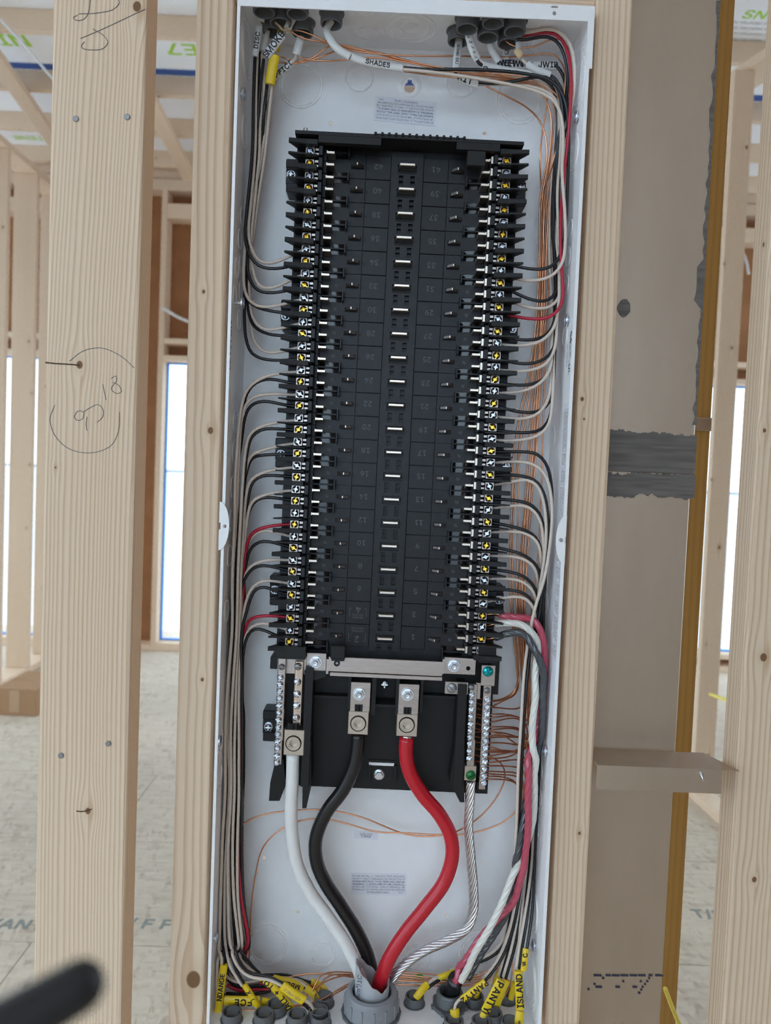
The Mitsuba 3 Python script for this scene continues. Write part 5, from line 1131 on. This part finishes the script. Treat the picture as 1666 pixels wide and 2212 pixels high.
# ------------------------------------------------------------------ cable sheaths and the marked sleeves slid over the wires
def sleeve(name, pts, w, mat, label, text=None, th=.0056, catg='cable sleeve', group=None, n=None):
    P = spline([at(*p) for p in pts], step=.004)
    k = thing(name, label, catg, group)
    put('sheath', tube(P, w / 2, 16, flat=th), mat, k, smooth=60)
    if text:
        for (s, px, py, Y, h, ang, bold, *m) in (text if isinstance(text, list) else [text]):
            yy = Y - th / 2 - .0003
            d2 = np.array([math.cos(math.radians(ang)), math.sin(math.radians(ang))]); S3 = np.r_[0, np.cumsum(np.linalg.norm(np.diff(P, axis=0), axis=1))]
            i0 = int(np.argmin(np.linalg.norm(P - at(px, py, Y), axis=1))); tg = P[min(i0 + 1, len(P) - 1)] - P[max(i0 - 1, 0)]; cs_ = tg[[0, 2]] @ d2 / np.linalg.norm(tg)
            if len(s) > 1 and abs(cs_) > .8:              # letter by letter, following the sleeve
                ms = []; ws = [(meshkit.text_mesh(ch, h, .0003, bold).extents[0] if ch != ' ' else h * .45) + h * .16 for ch in s]; pos = np.cumsum(ws) - np.array(ws) / 2 - sum(ws) / 2
                for ch, q in zip(s, pos):
                    if ch == ' ': continue
                    a_ = np.clip(S3[i0] + q * np.sign(cs_), 0, S3[-1]); p_ = np.array([np.interp(a_, S3, P[:, c_]) for c_ in range(3)])
                    e_ = .003; t_ = np.array([np.interp(np.clip(a_ + e_, 0, S3[-1]), S3, P[:, c_]) - np.interp(np.clip(a_ - e_, 0, S3[-1]), S3, P[:, c_]) for c_ in range(3)]) * np.sign(cs_)
                    ms.append(xf(lettering(ch, h * RNG.uniform(.92, 1.08), .0003, bold), frame(p_ + (0, -th / 2 - .0001, 0), t_, [0, -1, 0])))
                put('lettering', cat(*ms), m[0] if m else 'marker_ink', k, smooth=False); continue
            put('lettering', xf(lettering(s, h, .0002, bold), facing(at(px, py, yy), math.radians(ang))), m[0] if m else 'marker_ink', k, smooth=False)
    return k
WJ, YJ = 'jacket_white', 'jacket_yellow'
sleeve('white_cable_sheath', [(571, -2, .030), (567, 18, .032), (562, 45, .038)], .0098, WJ, 'white cable sheath coming out of the clamp nearest the top left corner')
sleeve('marked_sleeve', [(560, 57, .040), (556, 90, .043), (551, 122, .046)], .0072, WJ, 'narrow white sleeve seen edge-on with marker letters, nearest the top left corner', ('DISC', 553, 92, .0425, .0045, 80, True))
k = sleeve('white_cable_sheath', [(648, 8, .032), (639, 26, .034), (629, 46, .038), (620, 64, .041)], .0088, WJ, 'white cable sheath above the sleeve marked SMOKE, ending in torn paper')
for i, (x0, y0, x1, y1, r) in enumerate(((594, 48, 611, 65, .0014), (612, 66, 622, 60, .0016), (618, 62, 628, 66, .0015), (622, 66, 620, 74, .0012))):
    put('paper_filler', tube(np.array([at(x0, y0, .037 + .001 * i), at((x0 + x1) / 2 + 1, (y0 + y1) / 2, .0365 + .001 * i), at(x1, y1, .037 + .001 * i)]), r, 6, flat=.0008), 'paper_filler', k)
sleeve('marked_sleeve', [(609, 76, .034), (591, 100, .034), (575, 121, .036)], .0098, WJ, 'white sleeve marked SMOKE in black marker', ('SMOKE', 590, 98, .0338, .0066, 51.5, True))
sleeve('white_cable_sheath', [(576, 66, .054), (572, 88, .055), (567, 110, .056)], .0080, WJ, 'white cable sheath deep in the top left corner behind the SMOKE sleeve')
sleeve('yellow_cable_sheath', [(606, 60, .058), (602, 84, .058), (599, 109, .058)], .0064, YJ, 'yellow cable sheath behind the sleeve marked SMOKE')
sleeve('marked_sleeve', [(594, 120, .038), (588, 150, .039), (583, 182, .041)], .0108, YJ, 'plain yellow sleeve below the one marked SMOKE')
sleeve('white_cable_sheath', [(650, 80, .050), (645, 100, .050), (640, 119, .051)], .0092, WJ, 'white cable sheath above the white sleeve with letters FICE')
sleeve('marked_sleeve', [(632, 135, .050), (614, 152, .053), (590, 170, .058)], .0072, WJ, 'white sleeve with marker letters FICE partly behind the yellow sleeve', ('FFICE', 613, 154, .0528, .0056, 38, True))
W([(640, 119, .051), (638, 127, .048), (629, 138, .048)], RW, 'insul_white', 'white_wire', 'short white wire between the sheath and the FICE sleeve', 'wire')
sleeve('white_cable_sheath', [(716, 44, .036), (706, 62, .036), (711, 80, .034), (728, 104, .032), (757, 123, .032)], .0082, WJ, 'white cable sheath arching from the top wall towards the SHADES sleeve', th=.0060)
sleeve('marked_sleeve', [(759, 123, .033), (790, 134, .034), (830, 142, .036), (870, 148, .037)], .0080, WJ, 'long white sleeve marked SHADES across the top of the box', ('SHADES', 816, 139, .0345, .0046, -11, True))
sleeve('white_cable_sheath', [(1011, 66, .040), (1016, 88, .040), (1023, 112, .042), (1032, 129, .045)], .0088, WJ, 'white cable sheath printed with digits, bending out of a top clamp',
       [(c_, 1013 + 4 * i, 80 + 11 * i, .040, .0034, 255, False, 'print_ink') for i, c_ in enumerate('65766')])
sleeve('marked_sleeve', [(1043, 141, .046), (1088, 151, .048), (1148, 161, .050)], .0078, WJ, 'white sleeve with a round D mark, behind the black wire at top right', ('D', 1049, 147, .0455, .0050, 80, True))
W([(1030, 128, .045), (1036, 138, .046), (1046, 142, .047)], RW, 'insul_black', 'black_wire', 'short black wire between the digit-printed sheath and its sleeve', 'wire')
W([(1034, 127, .045), (1040, 133, .046), (1050, 140, .046)], RW, 'insul_white', 'white_wire', 'short white wire between the digit-printed sheath and its sleeve', 'wire')
sleeve('white_cable_sheath', [(992, 86, .058), (988, 120, .055), (985, 155, .050)], .0084, WJ, 'straight white cable sheath hanging down to the KIT sleeve', [('W/GND (UL)', 987, 122, .0545, .0030, 270, False, 'print_ink')])
W([(985, 155, .050), (985, 163, .047), (993, 170, .045)], RW, 'insul_black', 'black_wire', 'short black wire bending into the KIT sleeve', 'wire')
sleeve('marked_sleeve', [(992, 168, .044), (1012, 177, .044), (1032, 184, .045)], .0082, WJ, 'short white sleeve marked KIT in thick marker', ('KIT', 1009, 174, .0440, .0064, -17, True))
sleeve('white_cable_sheath', [(1056, 84, .054), (1063, 108, .054), (1078, 134, .056)], .0082, WJ, 'white cable sheath slanting down to the scribbled sleeve at top right')
sleeve('marked_sleeve', [(1079, 138, .058), (1130, 141, .060), (1206, 143, .062)], .0090, WJ, 'long white sleeve with scribbled marker letters at top right',
       [('WWEWW', 1097, 138, .0585, .0062, -2, True), ('NEH', 1096, 139, .0585, .0066, 4, True), ('VL', 1130, 140, .0595, .0056, 3, True), ('+ JWIP', 1178, 140, .061, .0058, 3, True)])
sleeve('white_cable_sheath', [(1098, 90, .068), (1095, 110, .067), (1092, 134, .066)], .0082, WJ, 'white cable sheath printed 25, deep behind the yellow cable', ('25', 1094, 114, .066, .0046, 270, False, 'print_ink'))
k = sleeve('white_cable_sheath', [(1124, 66, .050), (1120, 92, .048), (1121, 112, .046)], .0062, WJ, 'white cable sheath from the rightmost top clamp, its end wrapped in tan paper')
put('paper_filler', tube(np.array([at(1117, 108, .042), at(1122, 116, .041), at(1127, 121, .042)]), .0042, 8, flat=.005), 'paper_filler', k, smooth=True)
W([(1122, 116, .046), (1128, 128, .046), (1139, 139, .046)], RW, 'insul_white', 'white_wire', 'short white wire from the tan paper wrap into a sleeve at top right', 'wire')
sleeve('marked_sleeve', [(1138, 138, .046), (1162, 152, .046), (1189, 162, .047)], .0076, WJ, 'plain white sleeve below the tan paper wrap at top right')
sleeve('yellow_cable_sheath', [(1062, 40, .048), (1070, 54, .048), (1079, 66, .050)], .0084, YJ, 'yellow cable sheath cut short at a top clamp, red black and white wires leaving it')

# bottom left sleeves
sleeve('marked_sleeve', [(484, 2083, .026), (478, 2130, .025), (471, 2187, .026)], .0086, YJ, 'upright yellow sleeve with marker letters along it at the lower left corner', ('NDANGE', 481, 2133, .025, .0052, 98, True))
sleeve('yellow_cable_sheath', [(470, 2192, .024), (472, 2205, .022), (474, 2225, .020)], .0080, YJ, 'short yellow sheath end below the upright sleeve at the lower left corner')
sleeve('marked_sleeve', [(485, 2161, .030), (520, 2162, .030), (561, 2162, .031)], .0112, YJ, 'level yellow sleeve with upside-down letters FCE', ('FCE', 524, 2161, .030, .0075, 181, True))
sleeve('yellow_cable_sheath', [(564, 2164, .034), (578, 2166, .036), (592, 2174, .036)], .0105, YJ, 'short yellow sheath bending into a clamp right of the FCE sleeve')
sleeve('marked_sleeve', [(527, 2126, .026), (544, 2152, .025), (561, 2180, .027)], .0068, YJ, 'thin slanting yellow sleeve with a small cross mark', [('X', 537, 2145, .0255, .0046, 120, True), (')', 546, 2160, .0255, .0040, 120, True)])
sleeve('yellow_cable_sheath', [(565, 2191, .026), (566, 2205, .024), (566, 2225, .022)], .0098, YJ, 'short yellow sheath end below the thin slanting sleeve')
sleeve('marked_sleeve', [(560, 2107, .032), (598, 2140, .031), (633, 2183, .032)], .0086, YJ, 'slanting yellow sleeve marked HALL + TOI upside down', ('HALL + TOI', 600, 2145, .031, .0060, 132, True))
sleeve('yellow_cable_sheath', [(642, 2198, .030), (644, 2208, .028), (645, 2225, .026)], .0092, YJ, 'short yellow sheath end in the clamp below the HALL sleeve')
sleeve('marked_sleeve', [(609, 2129, .018), (632, 2146, .017), (657, 2161, .018)], .0110, YJ, 'plump yellow sleeve with faint print, in front of the HALL sleeve', ('C.Z.L.078Z.C', 634, 2148, .0165, .0026, 145, False, 'print_grey'))
W([(640, 2150, .018), (660, 2160, .019), (672, 2170, .021), (678, 2184, .022)], RW, 'insul_white', 'white_wire', 'white wire between the plump yellow sleeve and its sheath end', 'wire')
W([(636, 2156, .019), (655, 2168, .020), (668, 2180, .022), (675, 2190, .023)], RW, 'insul_black', 'black_wire', 'black wire between the plump yellow sleeve and its sheath end', 'wire')
W([(626, 2176, .032), (636, 2190, .032), (642, 2202, .030)], RW, 'insul_black', 'black_wire', 'black wire between the HALL sleeve and its clamp', 'wire')
W([(630, 2178, .032), (640, 2190, .031), (645, 2202, .029)], RW, 'insul_white', 'white_wire', 'white wire between the HALL sleeve and its clamp', 'wire')
sleeve('yellow_cable_sheath', [(675, 2182, .022), (680, 2198, .020), (682, 2225, .016)], .0098, YJ, 'short yellow sheath end below the plump yellow sleeve')
sleeve('marked_sleeve', [(590, 2116, .056), (622, 2123, .055), (656, 2132, .056)], .0118, YJ, 'yellow sleeve marked MBED upside down, behind the others', ('MBED 1', 622, 2126, .055, .0056, 166, True))
sleeve('yellow_cable_sheath', [(672, 2124, .064), (690, 2132, .062), (702, 2146, .058)], .0120, YJ, 'yellow sheath bulging into the clamp left of the big grey bushing')
sleeve('yellow_cable_sheath', [(660, 2134, .050), (676, 2146, .048), (686, 2162, .046)], .0085, YJ, 'yellow sheath stub between the MBED sleeve and a split clamp')
# bottom right sleeves
sleeve('marked_sleeve', [(988, 2099, .062), (968, 2105, .060), (946, 2113, .058)], .0072, YJ, 'plain yellow sleeve right of the big bushing, behind the thick red wire')
W([(950, 2110, .058), (935, 2116, .054), (920, 2130, .050)], RW, 'insul_white', 'white_wire', 'white wire between the plain yellow sleeve and the clamp beside the bushing', 'wire')
W([(950, 2116, .057), (938, 2124, .053), (924, 2135, .050)], RW, 'insul_black', 'black_wire', 'black wire between the plain yellow sleeve and the clamp beside the bushing', 'wire')
sleeve('yellow_cable_sheath', [(924, 2126, .050), (912, 2138, .046), (899, 2156, .044)], .0090, YJ, 'short yellow sheath slanting into the split clamp beside the bushing')
sleeve('marked_sleeve', [(1049, 2121, .026), (1025, 2139, .025), (999, 2159, .026)], .0084, YJ, 'yellow sleeve marked with upside-down PANTY2', ('PANTY2', 1024, 2139, .025, .0062, 218, True))
W([(1004, 2154, .026), (992, 2160, .025), (984, 2171, .023), (982, 2186, .022)], RW, 'insul_white', 'white_wire', 'white wire bending from the PANTY2 sleeve into its sheath', 'wire')
sleeve('yellow_cable_sheath', [(982, 2180, .022), (984, 2196, .020), (985, 2225, .018)], .0104, YJ, 'short upright yellow sheath below the PANTY2 sleeve')
sleeve('marked_sleeve', [(1083, 2117, .022), (1068, 2146, .021), (1049, 2183, .022)], .0106, YJ, 'yellow sleeve marked PANTY in tall marker letters', ('PANTY', 1066, 2150, .021, .0078, 244, True))
sleeve('yellow_cable_sheath', [(1048, 2189, .022), (1043, 2202, .020), (1040, 2225, .018)], .0100, YJ, 'short yellow sheath end below the PANTY sleeve')
sleeve('marked_sleeve', [(1096, 2117, .040), (1084, 2144, .039), (1073, 2174, .040)], .0078, YJ, 'plain yellow sleeve half hidden right of the PANTY sleeve')
sleeve('yellow_cable_sheath', [(1070, 2177, .040), (1066, 2186, .040), (1064, 2194, .040)], .0080, YJ, 'short yellow sheath end in the clamp between the PANTY and ISLAND sleeves')
sleeve('marked_sleeve', [(1120, 2097, .020), (1122, 2138, .018), (1124, 2179, .018)], .0094, YJ, 'upright yellow sleeve marked ISLAND', ('ISLAND', 1122, 2139, .018, .0068, 88, True))
sleeve('yellow_cable_sheath', [(1124, 2184, .018), (1122, 2198, .016), (1119, 2225, .014)], .0098, YJ, 'short yellow sheath end below the ISLAND sleeve')
sleeve('marked_sleeve', [(1136, 2049, .026), (1134, 2072, .022), (1131, 2096, .020)], .0068, YJ, 'short upright yellow sleeve with a C mark against the right wall', [('C', 1135, 2064, .0225, .0052, 100, True), ('W', 1132, 2082, .021, .0040, 100, True)])
sleeve('yellow_cable_sheath', [(1112, 2122, .050), (1108, 2140, .050), (1104, 2158, .050)], .0068, YJ, 'yellow sheath deep behind the ISLAND sleeve')
sleeve('yellow_cable_sheath', [(1038, 2130, .060), (1032, 2142, .058), (1028, 2156, .056)], .0066, YJ, 'yellow sheath deep behind the PANTY2 sleeve')
sleeve('yellow_cable_sheath', [(1076, 2103, .058), (1070, 2113, .056), (1064, 2122, .056)], .0060, YJ, 'yellow sheath stub behind the top of the PANTY sleeve')

# ------------------------------------------------------------------ bare copper ground wires
RC = .00085
_n = [0]
def copper(pts, label, group=None, r=RC):
    return W(pts, r, 'copper', 'ground_wire', label, 'wire', group, sides=7)
ROWS = [420, 560, 700, 800, 900, 1000, 1100, 1200, 1300, 1400, 1480]
S = [[1168, 1165, 1158, 1143, 1122, 1108, 1106, 1102, 1103, 1112, 1118], [1170, 1168, 1162, 1148, 1130, 1118, 1110, 1107, 1108, 1116, 1121], [1172, 1168, 1163, 1152, 1138, 1122, 1119, 1118, 1116, 1120, 1117],
     [1174, 1170, 1166, 1158, 1146, 1140, 1133, 1125, 1120, 1124, 1128], [1176, 1172, 1168, 1162, 1152, 1145, 1137, 1128, 1122, 1128, 1132], [1178, 1173, 1170, 1165, 1157, 1150, 1142, 1133, 1128, 1131, 1134],
     [1183, 1177, 1172, 1166, 1160, 1154, 1148, 1138, 1132, 1133, 1137], [1188, 1180, 1174, 1168, 1162, 1157, 1146, 1140, 1134, 1136, 1142], [1195, 1188, 1180, 1177, 1174, 1172, 1168, 1163, 1150, 1144, 1145], [1198, 1190, 1178, 1170, 1164, 1155, 1139, 1128, 1125, 1129, 1139]]
HEAD = [[(1050, 186, .044), (1090, 206, .046), (1140, 233, .052), (1168, 262, .058), (1180, 300, .060), (1182, 345, .062)],
        [(1170, 186, .060), (1182, 200, .060), (1180, 240, .062), (1171, 290, .064), (1167, 345, .064)],
        [(872, 154, .040), (930, 162, .042), (1000, 169, .044), (1070, 172, .046), (1130, 180, .050), (1172, 205, .054), (1190, 245, .058), (1188, 330, .062)],
        [(868, 144, .040), (930, 150, .044), (1010, 157, .046), (1080, 160, .048), (1140, 168, .046), (1185, 190, .044), (1212, 218, .048), (1210, 290, .058), (1192, 360, .064)],
        [(566, 46, .040), (582, 56, .046), (612, 64, .044), (640, 64, .044), (672, 74, .044), (708, 92, .046), (750, 107, .052), (830, 118, .056), (920, 121, .058), (990, 121, .060), (1080, 124, .064), (1150, 119, .064), (1192, 116, .060), (1212, 132, .056), (1222, 158, .054), (1222, 200, .056), (1208, 280, .064), (1192, 350, .068)],
        [(628, 66, .042), (646, 80, .044), (690, 90, .046), (740, 100, .054), (800, 113, .058), (850, 124, .060), (900, 136, .062), (960, 147, .064), (1030, 153, .066), (1100, 166, .066), (1160, 182, .066), (1192, 210, .066), (1196, 270, .068), (1188, 350, .070)],
        [(600, 118, .058), (622, 129, .058), (655, 133, .058), (688, 118, .056), (706, 100, .054), (730, 96, .056), (770, 104, .058), (830, 120, .060), (900, 138, .064), (980, 155, .068), (1060, 164, .068), (1130, 172, .068), (1180, 196, .068), (1203, 240, .068), (1198, 340, .070)],
        [(603, 134, .062), (640, 138, .060), (672, 130, .058), (706, 118, .058), (745, 105, .060), (800, 110, .062), (870, 128, .064), (940, 146, .066), (1010, 160, .070), (1100, 172, .070), (1165, 190, .070), (1198, 225, .070), (1204, 330, .072)],
        [(648, 122, .052), (660, 128, .054), (700, 132, .056), (760, 128, .058), (810, 124, .060), (880, 135, .062), (960, 152, .066), (1060, 166, .070), (1140, 176, .072), (1195, 205, .070), (1214, 260, .068), (1208, 340, .070)],
        [(1079, 68, .052), (1090, 88, .050), (1112, 101, .048), (1140, 104, .047), (1170, 95, .046), (1200, 82, .044), (1222, 90, .044), (1232, 130, .046), (1228, 200, .056), (1214, 290, .068), (1206, 350, .072)]]
BAR = [[(1112, 1496, .062), (1098, 1508, .060), (1076, 1514, .056), (1050, 1515, .041)], [(1114, 1500, .062), (1090, 1512, .058), (1060, 1528, .048), (1046, 1531, .041)], [(1113, 1490, .064), (1104, 1502, .062), (1082, 1512, .060), (1060, 1514, .050), (1048, 1516, .042)],
       [(1136, 1520, .064), (1118, 1532, .060), (1090, 1530, .056), (1045, 1526, .041)], [(1138, 1560, .062), (1128, 1552, .060), (1105, 1546, .056), (1080, 1548, .050), (1045, 1552, .041)], [(1140, 1570, .066), (1130, 1556, .062), (1108, 1550, .058), (1080, 1556, .052), (1044, 1563, .041)],
       [(1143, 1600, .066), (1128, 1580, .062), (1105, 1573, .057), (1076, 1575, .050), (1042, 1579, .041)], [(1146, 1620, .068), (1130, 1598, .064), (1100, 1586, .058), (1074, 1582, .050), (1042, 1580, .041)], [(1147, 1560, .060), (1143, 1600, .058), (1128, 1614, .056), (1095, 1592, .052), (1064, 1581, .046), (1042, 1578, .041)], [(1146, 1600, .070), (1130, 1594, .066), (1090, 1592, .058), (1042, 1594, .041)]]
NAMES = ['bare copper wire leaving the KIT sleeve, curving down across the large knockout ring', 'bare copper wire dropping straight at the left of the copper bundle', 'bare copper wire leaving the lower side of the SHADES sleeve', 'bare copper wire leaving the upper side of the SHADES sleeve',
         'bare copper wire from the corner sheath, highest along the top of the box', 'bare copper wire from the SMOKE sheath, second highest along the top of the box', 'bare copper wire rising from behind the yellow sleeve across the top', 'bare copper wire lowest at the left, rising behind the SHADES sheath',
         'bare copper wire starting at the FICE sheath', 'bare copper wire dipping below the cut yellow cable at top right']
for i in range(10):
    pts = HEAD[i] + [(x, y, .064 + .0035 * ((i * 3) % 5) - (.004 if y > 1250 else 0)) for x, y in zip(S[i], ROWS)] + BAR[i]
    copper(pts, NAMES[i], 'bare copper ground wires from the top')
# short runs between the outer bar and the bundle behind the right-hand wires
RUNS = [([(1046, 1546, .041), (1075, 1542, .050), (1110, 1546, .058), (1132, 1556, .062), (1141, 1590, .066), (1142, 1700, .068), (1130, 1850, .068)], 'copper wire on the outer ground bar, arching high beside the fourth screw'),
        ([(1044, 1570, .041), (1078, 1570, .050), (1106, 1570, .058), (1130, 1578, .062), (1139, 1610, .064), (1136, 1760, .066), (1118, 1900, .068)], 'copper wire on the outer ground bar, flat arch beside the fifth screw'),
        ([(1041, 1592, .041), (1070, 1588, .050), (1100, 1590, .056), (1124, 1592, .060), (1145, 1585, .064), (1148, 1500, .066)], 'copper wire on the outer ground bar, level beside the sixth screw'),
        ([(1040, 1606, .041), (1070, 1604, .050), (1100, 1606, .057), (1122, 1610, .062), (1140, 1604, .066), (1150, 1560, .068)], 'copper wire on the outer ground bar, bowed beside the seventh screw'),
        ([(1040, 1608, .041), (1062, 1614, .048), (1090, 1622, .054), (1118, 1624, .060), (1136, 1616, .064), (1146, 1585, .066)], 'copper wire on the outer ground bar, dipping beside the seventh screw'),
        ([(1039, 1621, .041), (1070, 1621, .050), (1100, 1622, .056), (1126, 1622, .061), (1142, 1612, .066), (1149, 1580, .068)], 'copper wire on the outer ground bar, upper of two level ones by the eighth screw'),
        ([(1039, 1624, .042), (1070, 1625, .052), (1100, 1624, .058), (1128, 1628, .062), (1138, 1660, .066), (1132, 1800, .068), (1112, 1940, .068)], 'copper wire on the outer ground bar, lower of two level ones by the eighth screw'),
        ([(1038, 1636, .041), (1060, 1633, .048), (1090, 1627, .054), (1120, 1620, .060), (1140, 1600, .064)], 'copper wire on the outer ground bar, climbing to the right by the ninth screw'),
        ([(1038, 1640, .041), (1066, 1639, .050), (1092, 1637, .056), (1112, 1630, .060), (1136, 1610, .066)], 'copper wire on the outer ground bar, gently rising by the tenth screw'),
        ([(1037, 1652, .041), (1060, 1647, .048), (1090, 1643, .055), (1116, 1641, .060), (1136, 1650, .066), (1128, 1800, .068)], 'copper wire on the outer ground bar, slanting up by the eleventh screw'),
        ([(1036, 1656, .041), (1064, 1654, .050), (1090, 1655, .056), (1116, 1657, .060), (1134, 1670, .066), (1122, 1840, .068)], 'copper wire on the outer ground bar, straight by the eleventh screw'),
        ([(1036, 1667, .041), (1064, 1666, .050), (1090, 1668, .055), (1116, 1669, .060), (1131, 1690, .066), (1116, 1870, .068)], 'copper wire on the outer ground bar, upper straight one by the twelfth screw'),
        ([(1035, 1671, .042), (1064, 1672, .050), (1090, 1674, .056), (1116, 1676, .060), (1130, 1700, .067), (1112, 1900, .069)], 'copper wire on the outer ground bar, lower straight one by the twelfth screw'),
        ([(1034, 1679, .041), (1060, 1677, .048), (1084, 1678, .054), (1110, 1686, .060), (1126, 1710, .066), (1108, 1920, .069)], 'copper wire on the outer ground bar, upper of the last two, bowing down'),
        ([(1034, 1683, .042), (1064, 1683, .050), (1092, 1684, .056), (1114, 1690, .060), (1124, 1720, .067), (1104, 1940, .070)], 'copper wire on the outer ground bar, lowest of all')]
TAIL = [[(1110, 1980, .068), (1098, 2050, .068), (1072, 2102, .066), (1010, 2122, .062), (930, 2112, .060), (855, 2104, .062), (770, 2102, .066), (720, 2099, .060), (690, 2108, .052), (676, 2140, .046)],
        [(1104, 2000, .070), (1088, 2072, .070), (1045, 2110, .068), (960, 2117, .066), (860, 2110, .068), (775, 2112, .070), (715, 2104, .066), (660, 2104, .064), (615, 2113, .060)], None, None, None, None,
        [(1098, 2020, .069), (1078, 2090, .068), (1020, 2128, .064), (930, 2122, .062), (850, 2118, .062), (770, 2118, .062), (730, 2138, .052), (690, 2162, .042), (620, 2174, .034), (540, 2182, .030), (500, 2183, .025), (480, 2190, .022)], None, None,
        [(1112, 1960, .069), (1096, 2060, .070), (1060, 2106, .070), (980, 2108, .072), (860, 2100, .074), (775, 2104, .074), (722, 2112, .066), (690, 2128, .054), (660, 2150, .046)],
        [(1108, 1990, .069), (1090, 2080, .069), (1040, 2122, .066), (950, 2130, .064), (850, 2126, .064), (760, 2126, .062), (720, 2150, .050), (660, 2172, .040), (600, 2178, .034), (568, 2192, .032)],
        [(1106, 1990, .070), (1090, 2060, .071), (1050, 2100, .072), (970, 2122, .070), (870, 2114, .072), (780, 2108, .072), (735, 2104, .066), (700, 2112, .058), (685, 2150, .048)],
        [(1098, 2020, .070), (1086, 2078, .071), (1046, 2126, .068), (1010, 2148, .060)], [(1098, 2030, .071), (1090, 2080, .070), (1078, 2140, .050), (1050, 2160, .044)],
        [(1100, 2030, .071), (1108, 2090, .064), (1098, 2140, .052), (1076, 2170, .044)]]
for (pts, l), tl in zip(RUNS, TAIL):
    copper(pts + (tl or []), l, 'bare copper ground wires on the outer bar')
copper([(512, 1790, .050), (530, 1776, .056), (560, 1762, .062), (610, 1753, .066), (660, 1749, .068), (720, 1751, .070), (790, 1768, .070), (835, 1787, .070), (880, 1803, .070), (930, 1807, .068), (985, 1797, .066), (1040, 1762, .062), (1078, 1715, .060), (1092, 1680, .060), (1090, 1662, .058), (1080, 1645, .054), (1040, 1630, .042)], 'long thin copper wire looping across the lower box, upper of the two')
copper([(537, 2098, .066), (541, 2000, .066), (546, 1930, .066), (556, 1870, .066), (568, 1830, .066), (600, 1796, .068), (640, 1775, .070), (680, 1769, .072), (720, 1772, .072), (770, 1785, .072), (812, 1797, .072), (870, 1799, .070), (940, 1803, .066), (1000, 1803, .064), (1060, 1788, .062), (1100, 1768, .062), (1122, 1740, .064), (1128, 1690, .066)], 'long thin copper wire bending up from the bottom left and across, lower of the two')
for i, (y0, y1) in enumerate(((1509, 1511), (1522, 1520), (1533, 1531), (1545, 1543), (1552, 1549), (1566, 1563), (1577, 1574), (1581, 1584), (1594, 1592), (1604, 1605), (1620, 1618), (1634, 1631), (1645, 1647))):
    copper([(1040 - (y0 - 1500) * .03, y0, .047), (1033 - (y0 - 1500) * .03, (y0 + y1) / 2 - 1.5, .046), (1021 - (y1 - 1500) * .03, y1, .040)], f'short copper wire end between the two ground bars, {ONES[i + 1]} down from the top', 'short copper ends between the ground bars')

settle()
